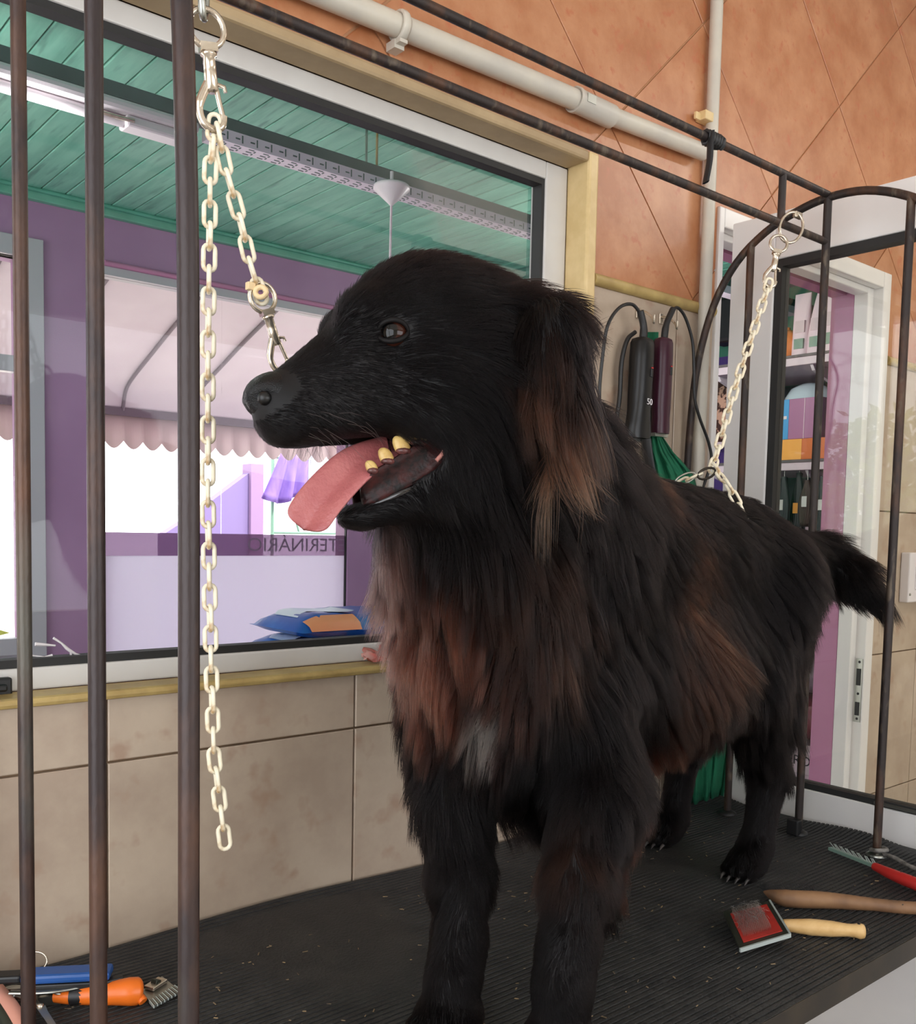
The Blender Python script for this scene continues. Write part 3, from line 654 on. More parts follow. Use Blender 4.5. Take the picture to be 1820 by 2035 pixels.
# goods low down behind the rusty bar
M_['grey_sack'] = mat('grey_sack', (136, 118, 128), 0.5, rgb2=(110, 96, 106), scale=9); M_['maroon'] = mat('maroon_sack', (118, 44, 60), 0.5); M_['slate'] = mat('slate_sack', (70, 76, 88), 0.5)
pl_ = empty('goods_pallet', (3.8, 2.1, FZ), 'low pale stand holding sacks behind the doorway', 'stand')
MB().box((3.55, 1.75, FZ), (4.15, 2.6, FZ+0.06)).build('deck', M_['shelfboard'], pl_)
def sack(c, r, m, label):
    e_ = empty('feed_sack', (c[0], c[1], c[2]-r[2]), label, 'sack', 'sacks stacked behind the doorway')
    b = MB(); vs = []; n1, m1 = 18, 12
    rows = []
    for i in range(m1+1):
        th = math.pi*i/m1; row = []
        for k in range(n1):
            a = 2*math.pi*k/n1; f = lambda v, p_: math.copysign(abs(v)**p_, v)
            row.append((c[0]+r[0]*f(math.sin(th), .6)*f(math.cos(a), .6), c[1]+r[1]*f(math.sin(th), .6)*f(math.sin(a), .6), c[2]+r[2]*f(math.cos(th), .8)))
        rows.append(row)
    b.grid(rows, wrap=True); b.build('sack_body', m, e_)
    MB().box((c[0]-r[0]*0.5, c[1]-r[1]*1.04, c[2]-0.01), (c[0]+r[0]*0.5, c[1]-r[1]*0.98, c[2]+0.01)).build('stitched_end', M_['pouch'], e_)
zz = FZ+0.06
for r2, m, lb in ((0.12, M_['slate'], 'slate grey feed sack at the bottom of the stack'), (0.11, M_['grey_sack'], 'mauve grey feed sack second in the stack'), (0.10, M_['maroon'], 'maroon feed sack in the middle of the stack'), (0.09, M_['grey_sack'], 'grey feed sack above the maroon one'), (0.08, M_['pouch'], 'pale feed sack on top of the stack')):
    sack((3.86, 2.14, zz+r2), (0.24, 0.30, r2), m, lb); zz += 2*r2
fb = carton((3.50, 1.84, FZ+0.06), (3.62, 2.045, -0.235), M_['pouch'], 'white_carton', 'pale carton with dark lettering low behind the rusty bar')
text('FRO', 0.055, Matrix.Translation((3.4985, 1.99, -0.275)) @ Matrix(((0, 0, -1), (-1, 0, 0), (0, 1, 0))).to_4x4(), M_['dk'][3], 'lettering', fb, 0.0003)
for k in range(3): MB().box((3.4985, 1.90, -0.33-0.035*k), (3.5, 2.02, -0.325-0.035*k)).build('print_line', M_['plabel'], fb)
# seen in the narrow gap beside the open door
M_['leopard'] = mat('leopard_print', (70, 40, 32), 0.8, rgb2=(206, 160, 136), scale=26, detail=2, contrast=(0.47, 0.53))
b = MB(); c = on(1440, 805, 0, 4.6); e_ = empty('leopard_cushion', c-np.array([0, 0, 0.22]), 'leopard print cushion seen in the gap beside the open door', 'cushion'); b.ball(c, (0.06, 0.20, 0.22), 20, 14); b.build('cover', M_['leopard'], e_)
MB().box((4.58, c[1]-0.05, c[2]-0.23), (4.64, c[1]+0.05, c[2]-0.205)).build('base', M_['pouch'], e_)
M_['deeppurple'] = mat('deep_purple', (66, 44, 110), 0.6)
c = on(1440, 730, 0, 4.66); struct(MB().box((4.66, c[1]-0.2, FZ), (SXR, c[1]+0.5, c[2]+0.06)), 'wall_shop_dado', M_['deeppurple'])
c = on(1446, 600, 0, 4.5); e_ = empty('black_bag', c-np.array([0, 0, 0.2]), 'black bag hung on the green wall in the gap beside the door', 'bag')
MB().box((4.46, c[1]-0.09, c[2]-0.22), (4.6, c[1]+0.09, c[2]+0.02)).build('bag_body', M_['black'], e_, bevel=0.02)
MB().tube(smooth_path([(4.53, c[1]-0.06, c[2]+0.02), (4.53, c[1], c[2]+0.12), (4.53, c[1]+0.06, c[2]+0.02)], 5), 0.008, 6).build('strap', M_['black'], e_)
# ================================================================== THINGS IN THE GROOMING ROOM
PY_ = WY-0.024
hp = empty('conduit_pipe', on(985, 129, 1, PY_), 'thick white horizontal conduit pipe clipped above the window', 'pipe')
ha, hb, hc, hd = on(560, -45, 1, PY_), on(1140, 197, 1, PY_), on(1214, 232, 1, PY_), on(1398, 303, 1, PY_)
MB().tube([ha+(ha-hb)*1.9, ha, hb*0.5+ha*0.5, hb], 0.0195, 20).build('pipe', M_['pvc'], hp)
MB().tube([hb*0.3+hc*0.7, hd], 0.0178, 20).build('pipe', M_['pvc'], hp)
b = MB(); b.tube([hb, hb+(hc-hb)*0.08], 0.0245, 20); b.tube([hb, hc], 0.0228, 20); b.build('coupling', M_['pvc'], hp)
d_ = (hc-hb)/np.linalg.norm(hc-hb); MB().box((-0.012, -0.0005, -0.008), (0.012, 0.0005, 0.008), Matrix.Translation(Vector(hb*0.75+hc*0.25+np.array([0, -0.0229, 0.002])))).build('sticker', M_['zinc'], hp)
def pclip(c, name='clip'):
    b = MB(); c = Vector(c)
    b.tube([c+Vector((0, math.cos(t)*0.0225, math.sin(t)*0.0225)) for t in np.linspace(0.5, 5.8, 14)], 0.004, 6, flat=2.2)
    b.box(c+Vector((-0.010, 0.0, -0.036)), c+Vector((0.010, 0.024, -0.022))); b.box(c+Vector((-0.008, -0.012, -0.030)), c+Vector((0.008, 0.004, -0.024)))
    return b.build(name, M_['pvc'], hp)
t = (740-560)/(1140-560); pclip(ha+(hb-ha)*0.345)
vp = empty('riser_pipe', on(1405, 500, 1, PY_), 'thin white vertical pipe running up the orange tiles beside the door', 'pipe')
vt_ = on(1426, -30, 1, PY_+0.004); vt_[2] = TOP; MB().tube([vt_, on(1405, 500, 1, PY_+0.004), on(1388, 900, 1, PY_+0.004), on(1365, 1500, 1, PY_+0.004)], 0.0142, 18).build('pipe', M_['pvc'], vp)
c = on(1408, 232, 1, PY_); b = MB(); b.box(c-np.array([0.019, 0.006, 0.010]), c+np.array([0.019, 0.022, 0.010])); b.box(c-np.array([0.034, -0.008, 0.010]), c+np.array([-0.016, 0.016, 0.006])); b.build('clip', M_['cream'], vp, bevel=0.002)

# ---- grooming table, its loose rubber mat and the steel hoop frame
TX0, TX1, TY0, TY1 = 0.16, 1.925, 0.640, 1.352
tb = empty('grooming_table', (1.0, 1.0, FZ), 'long grooming table with a dark edge under the black ribbed mat', 'table')
MB().box((TX0, TY0+0.004, -0.034), (TX1, TY1, -0.0045)).build('tabletop', M_['wood_board'], tb)
b = MB(); b.box((TX0, TY0, -0.036), (TX1, TY0+0.004, -0.001)); b.build('edge_strip', M_['edge'], tb, bevel=0.001)
for x in (TX0+0.06, TX1-0.06):
    for y in (TY0+0.06, TY1-0.06): MB().box((x-0.02, y-0.02, FZ), (x+0.02, y+0.02, -0.034)).build('leg', M_['rust'], tb)
for y in (TY0+0.06, TY1-0.06): MB().box((TX0+0.08, y-0.015, FZ+0.15), (TX1-0.08, y+0.015, FZ+0.18)).build('stretcher', M_['rust'], tb)
rows = []; ny = []; pitch = 0.0098; y = TY0+0.002
while y < TY1-0.004:
    ny += [(y, 0.0), (y+pitch*0.60, 0.0), (y+pitch*0.66, -0.0026), (y+pitch*0.94, -0.0026)]; y += pitch
ny.append((TY1-0.002, 0.0)); NXm = 60
for i in range(NXm+1):
    s_ = i/NXm; row = []
    for (yy, h) in ny:
        t = (yy-TY0)/(TY1-TY0)
        xe = TX1-0.006-0.02*math.exp(-((yy-1.17)/0.07)**2)+0.012*math.exp(-((yy-0.93)/0.06)**2)
        x = TX0+0.002+(xe-TX0-0.002)*s_
        lift = 0.010*max(0, t-0.94)/0.06*(0.5+0.5*math.sin(x*9+1))*0.8+0.007*max(0, s_-0.965)/0.035*(0.5+0.5*math.sin(yy*21))
        row.append((x, yy, h+lift))
    rows.append(row)
rm = empty('rubber_mat', (1.0, 1.0, 0.0), 'black ribbed rubber mat lying on the grooming table', 'mat')
bm_ = MB(); bm_.grid(rows, smooth=False)
und = [[(p[0], p[1], -0.0043+max(0, p[2])) for p in (r_[0], r_[-1])] for r_ in rows]; bm_.grid([u[::-1] for u in und], smooth=False)
for col in (0, -1): bm_.grid([[rows[i][col], und[i][0 if col == 0 else 1]] for i in range(NXm+1)], smooth=False)
bm_.build('ribbed_sheet', M_['mat'], rm)
# hair clippings on the mat: nobody could count them
R = random.Random(3); b = MB()
for k in range(260):
    x, y = R.uniform(0.3, 1.8), R.uniform(0.68, 1.3); a = R.uniform(0, 6.28); l = R.uniform(0.001, 0.0042); u_ = Vector((math.cos(a), math.sin(a), 0)); v_ = Vector((-u_.y, u_.x, 0)); c = Vector((x, y, 0.0012)); h = R.uniform(0.0003, 0.0008)
    vs = [c-u_*l-v_*h, c+u_*l-v_*h, c+u_*l+v_*h, c-u_*l+v_*h]; b.add(vs+[p+Vector((0, 0, 0.0008)) for p in vs], [(0, 3, 2, 1), (4, 5, 6, 7), (0, 1, 5, 4), (1, 2, 6, 5), (2, 3, 7, 6), (3, 0, 4, 7)])
M_['crumb'] = mat('crumb', (178, 150, 110), 0.8, rgb2=(90, 80, 70), scale=30)
tag(b.build('hair_clippings', M_['crumb']), 'tiny pale clippings scattered over the black mat', 'clippings', kind='stuff')

fr = empty('hoop_frame', (1.07, 1.02, 0.0), 'rusty steel hoop frame of bars and double rail round the grooming table', 'frame')
NX, FX = 0.312, 1.822
hoop = [(1.348, 0), (1.348, 0.5), (1.347, 0.74), (1.342, 0.88), (1.328, 1.01), (1.292, 1.13), (1.238, 1.212), (1.17, 1.262), (1.10, 1.288), (1.03, 1.300), (0.95, 1.294), (0.87, 1.264), (0.80, 1.215), (0.745, 1.14), (0.712, 1.04), (0.697, 0.9), (0.692, 0.74), (0.69, 0.4), (0.69, 0)]
for X in (NX, FX):
    y3 = on(376, 1200, 0, NX)[1]; hp_ = [(X, y, z) for y, z in hoop] if X == FX else [(X, 1.348-(1.348-y)*(1.348-y3)/(1.348-0.69), z+(0.02 if z > 0.9 else 0)) for y, z in hoop]
    MB().tube(smooth_path(hp_, 4), 0.0082, 12).build('hoop', M_['bar'] if X == NX else M_['rust'], fr)
    for y, z in (((0.862, 1.262), (1.03, 1.300), (1.203, 1.240)) if X == FX else [(on(x_, 1200, 0, NX)[1], z_) for x_, z_ in ((192, 1.27), (48, 1.31))]):
        MB().tube([(X, y, -0.004), (X, y, z*0.5), (X, y, z)], 0.0081, 12).build('bar', M_['bar'] if X == NX else M_['rust'], fr)
for z in (1.305, 1.213): MB().tube([(NX, 1.03, z), (0.8, 1.03, z), (1.3, 1.03, z), (FX, 1.03, z)], 0.0072, 12).build('rail', M_['rust'], fr)
for x in (0.40, on(1554, 385, 1, 1.03)[0]): MB().tube([(x, 1.03, 1.213), (x, 1.03, 1.305)], 0.0072, 10).build('link_bar', M_['rust'], fr)
for X in (NX, FX):
    for y in ((0.862, 1.03, 1.203) if X == FX else [on(x_, 1200, 0, NX)[1] for x_ in (192, 48)]):
        b = MB(); b.lathe([(0.020, 0.0), (0.020, 0.003), (0.013, 0.007), (0.0085, 0.009)], (X, y, 0.0), n=16); b.build('foot_washer', M_['zinc'] if y == 0.862 else M_['black'], fr)
b = MB(); b.box((FX-0.024, 1.018, 0.0), (FX-0.006, 1.044, 0.034)); b.build('foot_bracket', M_['black'], fr, bevel=0.003)
M_['twine'] = mat('grey_cord', (150, 146, 140), 0.7, rgb2=(84, 80, 76), scale=50, stretch=(1, 1, 1))
tag(MB().tube(smooth_path([(FX-0.012, 0.868, 0.012), (FX-0.02, 0.853, 0.016), (FX, 0.842, 0.016), (FX+0.012, 0.858, 0.014), (FX+0.002, 0.85, 0.006), (FX-0.01, 0.82, 0.008), (FX-0.03, 0.775, 0.006), (FX-0.02, 0.72, 0.006)], 5), 0.0042, 7).build('grey_cord', M_['twine']), 'grey twisted cord knotted round the foot of the bar beside the red comb', 'cord')
# black strap wound on the upper rail
e_ = empty('black_strap', on(1395, 262, 1, 1.03), 'black strap wound round the upper rail with a loose tail hanging down', 'strap')
x0 = on(1402, 268, 1, 1.03)[0]; b = MB()
b.tube([(x0+0.042*t/40, 1.03+0.0100*math.cos(t*0.9), 1.305+0.0100*math.sin(t*0.9)) for t in range(41)], 0.0042, 6, flat=1.6); b.build('winding', M_['black'], e_)
P_s = smooth_path([(x0+0.002, 1.020, 1.312), (x0-0.002, 1.018, 1.29), (x0-0.004, 1.017, 1.26), (x0-0.010, 1.018, 1.228), (x0-0.012, 1.017, 1.222)], 5)
b = MB(); b.tube(P_s, 0.0022, 6, flat=3.2); b.build('tail', M_['black'], e_)

# ---- chain leads
def stadium(L, W, r, seg=7):      # closed centre line of a link in its own xz plane
    w_, l_ = W/2-r, L/2-r; s_ = l_-w_; P = []
    for k in range(seg+1): a = math.pi*k/seg; P.append((math.cos(a)*w_, 0, s_+math.sin(a)*w_))
    for k in range(seg+1): a = math.pi+math.pi*k/seg; P.append((math.cos(a)*w_, 0, -s_+math.sin(a)*w_))
    return P
lk = MB().tube(stadium(0.0345, 0.0180, 0.0026), 0.0026, 8, closed=True); LINK = None
def chain(path, parent, pitch=0.0240, phase=0, twist=0.5):
    global LINK
    P = [Vector(p) for p in path]; D = [0.0]
    for i in range(1, len(P)): D.append(D[-1]+(P[i]-P[i-1]).length)
    def pos(s_):
        s_ = min(max(s_, 0), D[-1]); i = max(j for j in range(len(D)) if D[j] <= s_+1e-9); i = min(i, len(P)-2)
        return P[i].lerp(P[i+1], (s_-D[i])/max(D[i+1]-D[i], 1e-9))
    n = int(D[-1]/pitch); off = Vector(parent.location)
    for k in range(n):
        s_ = pitch*(k+0.5); c = pos(s_); t = (pos(s_+pitch*0.5)-pos(s_-pitch*0.5)).normalized()
        z = -t; x = Vector(CAM_R) if (k+phase) % 2 == 0 else Vector(CAM_F)
        x = (Matrix.Rotation(twist+0.12*math.sin(k*1.7), 3, z) @ x); x = (x-z*x.dot(z)).normalized(); y = z.cross(x)
        if LINK is None: o = lk.build('link', M_['chain']); o.parent = parent; LINK = o
        else: o = LINK.copy(); COL.objects.link(o); o.parent = parent
        o.matrix_local = Matrix.Translation(c-off) @ Matrix((x, y, z)).transposed().to_4x4()
def snap(a, bpt, parent, s=1.0, face=None, name='snap_hook'):      # swivel bolt snap: ring end at a, hook end at bpt
    a = Vector(a); c = Vector(bpt); z = (c-a); L = z.length; z.normalize()
    x = Vector(CAM_R) if face is None else Vector(face); x = (x-z*x.dot(z)).normalized(); y = z.cross(x)
    M = Matrix.Translation(a) @ Matrix((x, y, z)).transposed().to_4x4(); S = L
    T = lambda pts: [M @ (Vector(p)*S) for p in pts]
    rg = MB().tube(T([(math.cos(q)*0.155, 0, 0.14+math.sin(q)*0.16) for q in np.linspace(0, 6.283, 25)[:-1]]), 0.027*S, 8, closed=True).build(name+'_ring', M_['chrome'], parent)
    b = MB()
    b.box((-0.075, -0.055, 0.27), (0.075, 0.055, 0.34), M @ Matrix.Scale(S, 4))
    b.lathe([(r_*S, h_*S) for r_, h_ in ((0.05, 0.33), (0.072, 0.345), (0.072, 0.37), (0.052, 0.38), (0.055, 0.50), (0.060, 0.655), (0.040, 0.67), (0.030, 0.68))], a, z, 14)
    b.tube(T(smooth_path([(-0.03, 0, 0.60), (-0.085, 0, 0.70), (-0.125, 0, 0.80), (-0.105, 0, 0.92), (-0.02, 0, 0.985), (0.06, 0, 0.95), (0.085, 0, 0.86)], 4)), [0.042*S]*8+[0.036*S]*17, 8)
    b.tube(T([(0.035, 0, 0.60), (0.06, 0, 0.76), (0.078, 0, 0.86)]), 0.023*S, 8)
    b.tube(T([(0.05, 0, 0.60), (0.115, 0, 0.615), (0.12, 0, 0.66)]), 0.018*S, 6)
    return b.build(name, M_['chrome'], parent)
# lead hanging from the rail over the table, one strand loose, one strand to the dog
LY = 1.025
fl = empty('chain_lead', on(425, 250, 1, LY), 'cream plastic chain lead with nickel snap hooks hung beside the front bars', 'chain')
tp = on(402, -20, 1, LY)
MB().tube([tp+np.array(CAM_F)*math.cos(q)*0.010+np.array([0, 0, math.sin(q)*0.030])+CAM_R*0.0015 for q in np.linspace(0, 6.283, 25)[:-1]], 0.0042, 8, closed=True).build('hanging_ring', M_['zinc'], fl)
snap(on(407, 22, 1, LY), on(428, 262, 1, LY), fl, face=CAM_R*0.9+CAM_F*0.45)
chain([on(427, 232, 1, LY), on(418, 330, 1, LY), on(417, 420, 1, LY), on(413, 700, 1, LY), on(413, 1000, 1, LY), on(419, 1300, 1, LY), on(425, 1500, 1, LY), on(449, 1692, 1, LY)], fl, phase=0, twist=0.35)
chain([on(431, 250, 1, LY-.006), on(447, 330, 1, LY-.004), on(478, 440, 1, LY), on(499, 530, 1, LY), on(524, 606, 1, LY)], fl, phase=1, twist=0.3)
snap(on(514, 566, 1, LY), on(566, 742, 1, LY), fl, face=CAM_R*0.8+CAM_F*0.6)
M_['zip'] = mat('cable_tie', (232, 204, 158), 0.45)
c = on(508, 570, 1, LY-0.004); b = MB(); b.box((-0.005, -0.004, -0.004), (0.005, 0.004, 0.005), Matrix.Translation(Vector(c)-Vector(CAM_R)*0.006)); b.tube([c+CAM_R*math.cos(q)*0.0065+np.array([0, 0, -0.006])+CAM_U*math.sin(q)*0.006+CAM_R*0.006 for q in np.linspace(0, 6.28, 13)[:-1]], 0.0035, 6, closed=True); b.build('tie', M_['zip'], fl, bevel=0.001)
# second lead at the far hoop, holding the dog under the belly
rl = empty('chain_lead', on(1540, 545, 1, 1.02), 'cream chain lead hung from the far hoop and passing round the dog', 'chain')
MB().tube([on(1572+22*math.cos(q)-8*math.sin(q), 452+6*math.cos(q)+30*math.sin(q), 1, 1.012-0.012*math.cos(q)) for q in np.linspace(0, 6.283, 25)[:-1]], 0.0028, 7, closed=True).build('carabiner', M_['chrome'], rl)
c = on(1585, 428, 1, 1.012); MB().box((-0.012, -0.004, -0.006), (0.012, 0.004, 0.006), Matrix.Translation(Vector(c))).build('carabiner_gate', M_['chrome'], rl, bevel=0.002)
snap(on(1550, 470, 1, 1.015), on(1529, 572, 1, 1.015), rl)
ex = on(1416, 932, 1, 1.0)
chain([on(1530, 556, 1, 1.015), on(1500, 650, 1, 1.01), on(1462, 765, 1, 1.005), on(1438, 850, 1, 1.0), on(1414, 938, 1, 1.0)], rl, phase=0, twist=0.08)
chain([on(1416, 925, 1, 0.998), at(1444, 962, 1.63), at(1466, 1000, 1.63), at(1486, 1050, 1.63), at(1500, 1110, 1.64)], rl, phase=1, twist=0.2)
chain([at(1392, 942, 1.665), at(1350, 962, 1.68), at(1318, 986, 1.70), at(1290, 1010, 1.72)], rl, phase=0, twist=0.8)
MB().tube([at(1404+17*math.cos(q)-4*math.sin(q), 941-7*math.cos(q)-9*math.sin(q), 1.66) for q in np.linspace(0, 6.283, 17)[:-1]], 0.0022, 6, closed=True).build('joining_ring', M_['edge'], rl)
MB().tube([at(1362+20*math.cos(q)-4*math.sin(q), 951-9*math.cos(q)-8*math.sin(q), 1.668) for q in np.linspace(0, 6.283, 17)[:-1]], 0.0018, 6, closed=True).build('joining_ring', M_['zinc'], rl)

# ---- clippers, apron on the wall
M_['cl_black'] = mat('clipper_black', (15, 13, 14), 0.36, spec=0.4); M_['cl_maroon'] = mat('clipper_maroon', (58, 22, 38), 0.36, spec=0.4); M_['cord'] = mat('black_cord', (30, 29, 30), 0.45)
def clipper(top, bot, wd, m, name, label, numerals=None, flare=1.25):
    top = Vector(top); bot = Vector(bot); z = (bot-top); L = z.length; z.normalize(); y = Vector((0, -1, 0)); y = (y-z*y.dot(z)).normalized(); x = y.cross(z)
    e_ = empty(name, top, label, 'clippers'); rows = []
    for t, s_ in ((0, .55), (.015, .85), (.05, .97), (.2, 1), (.5, .98), (.7, 1.0), (.82, flare*.92), (.92, flare), (.97, flare*0.9)):
        row = []
        for k in range(24):
            a = 2*math.pi*k/24; ca, sa = math.cos(a), math.sin(a)
            row.append(top+z*(L*t)+x*(math.copysign(abs(ca)**.75, ca)*wd/2*s_)+y*(math.copysign(abs(sa)**.75, sa)*wd*0.40*(s_ if t < .7 else 0.9)))
        rows.append(row)
    b = MB(); b.grid(rows, wrap=True); b.add(rows[0], [tuple(range(24))[::-1]]); b.add(rows[-1], [tuple(range(24))]); b.build('body', m, e_)
    M = Matrix.Translation(top) @ Matrix((x, y, z)).transposed().to_4x4()
    MB().box((-wd*.48, -wd*.18, L*.965), (wd*.48, wd*.1, L*1.0), M).build('blade', M_['zinc'], e_)
    MB().box((wd*.10, wd*.385, L*.30), (wd*.24, wd*.43, L*.38), M).build('switch', M_['black'], e_, bevel=0.002)
    MB().box((wd*.12, wd*.40, L*.285), (wd*.24, wd*.425, L*.296), M).build('red_mark', M_['red'], e_)
    if numerals:
        text(numerals, wd*0.34, M @ Matrix(((1, 0, 0, wd*0.14), (0, 0, 1, wd*0.405), (0, -1, 0, L*0.62), (0, 0, 0, 1))), M_['white'], 'numerals', e_)
    return e_
M_['red'] = mat('red_paint', (190, 46, 44), 0.4)
CYY = WY-0.045
k1 = clipper(on(1277, 672, 1, CYY), on(1266, 878, 1, CYY), 0.054, M_['cl_black'], 'pet_clipper', 'black pet clipper with white numerals hung on the beige tiles', '50')
k2 = clipper(on(1318, 672, 1, CYY), on(1311, 868, 1, CYY), 0.046, M_['cl_maroon'], 'pet_clipper', 'maroon pet clipper hung on the tiles right of the black one', None, 0.95)
def cordtube(pts, r, name, parent=None, Y=CYY): return MB().tube(smooth_path([on(x, y, 1, Y+dy) for x, y, dy in pts], 6), r, 8).build(name, M_['cord'], parent)
MB().tube(smooth_path([on(x, y, 1, CYY) for x, y in ((1277, 680), (1279, 650), (1272, 618))], 4), [0.0085]*4+[0.0075]*5, 10).build('strain_relief', M_['cord'], k1)
cordtube([(1274, 625, 0), (1256, 605, 0), (1230, 612, 0), (1207, 648, 0), (1197, 710, .01), (1191, 780, .015), (1194, 830, .02), (1203, 880, .02), (1215, 960, .02)], 0.0036, 'cord', k1)
cordtube([(1262, 660, .022), (1246, 676, .022), (1235, 720, .025), (1231, 790, .028), (1222, 850, .03), (1213, 920, .03)], 0.0048, 'cord', k1)
MB().tube(smooth_path([on(x, y, 1, CYY) for x, y in ((1319, 680), (1324, 645), (1337, 614))], 4), [0.0078]*4+[0.0068]*5, 10).build('strain_relief', M_['cord'], k2)
cordtube([(1336, 616, 0), (1347, 612, 0), (1362, 632, 0), (1376, 680, 0), (1379, 740, 0), (1380, 790, 0), (1390, 830, 0), (1408, 880, 0), (1413, 915, 0), (1400, 960, .01), (1380, 1010, .01)], 0.0034, 'cord', k2)
for px, py, lb in ((1266, 640, 'silver wall hook above the black clipper'), (1312, 652, 'silver wall hook above the maroon clipper')):
    h0 = on(px, py-18, 1, WY); e_ = empty('wall_hook', h0, lb, 'hook')
    MB().box(h0+np.array([-0.006, -0.004, -0.012]), h0+np.array([0.006, 0.0, 0.012])).build('plate', M_['chrome'], e_, bevel=0.0015)
    MB().tube(smooth_path([h0+np.array(v) for v in ((0, -0.004, 0.004), (0.001, -0.022, -0.002), (0.002, -0.040, -0.016), (0.0, -0.046, -0.028), (-0.004, -0.050, -0.012))], 4), 0.0028, 8).build('prong', M_['chrome'], e_)
M_['apron'] = mat('green_apron', (24, 112, 78), 0.85, rgb2=(18, 92, 64), scale=12, bump=0.1, bscale=300)
ap = empty('green_apron', on(1290, 665, 1, WY-0.02), 'green cloth apron hung behind the clippers down to the mat', 'apron')
lev = [(660, 1278, 1308), (700, 1276, 1306), (800, 1282, 1310), (870, 1288, 1318), (900, 1289, 1338), (925, 1292, 1362), (945, 1296, 1378), (1000, 1308, 1392), (1150, 1330, 1430), (1350, 1340, 1445), (1480, 1352, 1448), (1560, 1358, 1440), (1606, 1362, 1436)]
rows = []
for j, (y, xa, xb) in enumerate(lev):
    row = []
    for k in range(21):
        s_ = k/20; fold = 0.014*math.sin(s_*13+j*0.35)*min(1, j/5)+0.006*math.sin(s_*31+j)
        p = on(xa+(xb-xa)*s_, y, 1, (WY-0.006-0.0015*j-abs(fold)*0.5) if y < 880 else (WY-0.022-(0.006*(j-3) if y < 1000 else 0.045)-abs(fold)*1.0))
        p[2] = max(p[2], 0.004); row.append(p)
    rows.append(row)
MB().grid(rows).build('cloth', M_['apron'], ap, solid=0.002)
MB().tube(smooth_path([on(x, y, 1, WY-0.06) for x, y in ((1283, 872), (1288, 910), (1296, 950), (1310, 1000), (1318, 1060))], 4), 0.004, 6, flat=3.5).build('waist_strap', M_['cord'], ap)
tag(cordtube([(1556, 1440, 0), (1560, 1490, 0), (1552, 1530, 0), (1538, 1556, 0), (1522, 1572, 0), (1500, 1586, 0)], 0.0042, 'power_cord', None, 1.14), 'black power cord looping down behind the hind leg', 'cord')
sb = empty('socket_box', on(1822, 1150, 1, WY), 'white socket box on the beige tiles beyond the door', 'socket')
p0 = on(1803, 1098, 1, WY-0.02); p1 = on(1803, 1197, 1, WY-0.02)
MB().box((p0[0], WY-0.03, p1[2]), (p0[0]+0.15, WY-0.0005, p0[2])).build('box', M_['white'], sb, bevel=0.004)
MB().box((p0[0]+0.04, WY-0.034, p1[2]+0.04), (p0[0]+0.11, WY-0.029, p0[2]-0.04)).build('cover', M_['white'], sb, bevel=0.002)
MB().ball((p0[0]+0.008, WY-0.031, p1[2]+0.025), 0.004, 8, 6).build('screw', M_['zinc'], sb)
tag(MB().tube(smooth_path([(1.885, 0.70, -0.04), (1.90, 0.69, -0.15), (1.895, 0.685, -0.32), (1.902, 0.675, -0.5), (1.89, 0.66, FZ+0.01)], 5), 0.0042, 8).build('hanging_cable', M_['pvc']), 'pale cable hanging down past the end of the table at lower right', 'cable')
# crumpled clear-pink plastic on the sill
M_['pinkplastic'] = mat('pink_plastic', (226, 120, 112), 0.25, rgb2=(214, 190, 180), scale=14, contrast=(0.4, 0.6), trans=0.3)
b = MB(); R = random.Random(11); rows = []
for i in range(9):
    row = []
    for k in range(9):
        p = on(722+62*i/8, 1318-30*k/8, 1, WY+0.008+0.034*k/8); p = p+np.array([R.uniform(-.004, .004), R.uniform(-.006, .003), R.uniform(-.004, .006)+0.006*math.sin(i*1.3+k)]); p[2] = max(p[2], WZ0+0.016); p[1] = min(p[1], WY+0.042); row.append(p)
    rows.append(row)
e_ = empty('plastic_bag', (1.04, WY+0.02, WZ0+0.012), 'crumpled pink plastic bag lying on the window sill behind the chest', 'bag')
b.grid(rows); b.build('sheet', M_['pinkplastic'], e_, solid=0.0008)

# ---- tools on the mat
M_['beech'] = mat('beech_handle', (214, 178, 122), 0.4, rgb2=(200, 160, 104), scale=10, stretch=(1, 6, 6)); M_['oldwood'] = mat('worn_wood', (150, 112, 78), 0.6, rgb2=(112, 80, 56), scale=10, rgb3=(58, 46, 40), scale3=14)
M_['redrubber'] = mat('red_pad', (178, 44, 34), 0.5, rgb2=(150, 34, 28), scale=20); M_['redhandle'] = mat('red_handle', (196, 48, 44), 0.4); M_['bluehandle'] = mat('blue_plastic', (34, 82, 150), 0.4)
M_['orange'] = mat('orange_plastic', (238, 116, 34), 0.35); M_['pinkh'] = mat('pink_handle', (222, 158, 140), 0.5); M_['blacksteel'] = mat('dark_plate', (66, 68, 58), 0.35, 0.6)
def onz(x, y, z): return Vector(on(x, y, 2, z))
# slicker brush: square plate, red pad, pins, turned handle
c4 = [onz(1437, 1812, 0.020), onz(1529, 1789, 0.028), onz(1570, 1856, 0.024), onz(1470, 1886, 0.016)]
sl = empty('slicker_brush', onz(1500, 1850, 0), 'slicker brush with a square red pin pad and pale wooden handle', 'brush')
ctr = sum(c4, Vector())/4; nz = (c4[1]-c4[0]).cross(c4[3]-c4[0]).normalized(); nz = nz if nz.z > 0 else -nz
b = MB(); b.add(c4+[p-nz*0.005 for p in c4], [(0, 1, 2, 3), (7, 6, 5, 4), (0, 4, 5, 1), (1, 5, 6, 2), (2, 6, 7, 3), (3, 7, 4, 0)]); b.build('plate', M_['blacksteel'], sl)
for i, j in ((3, 2), (2, 1)): MB().bar(c4[i]-nz*0.002, c4[j]-nz*0.002, 0.0030, 0.006, nz).build('rim', M_['bright'], sl)
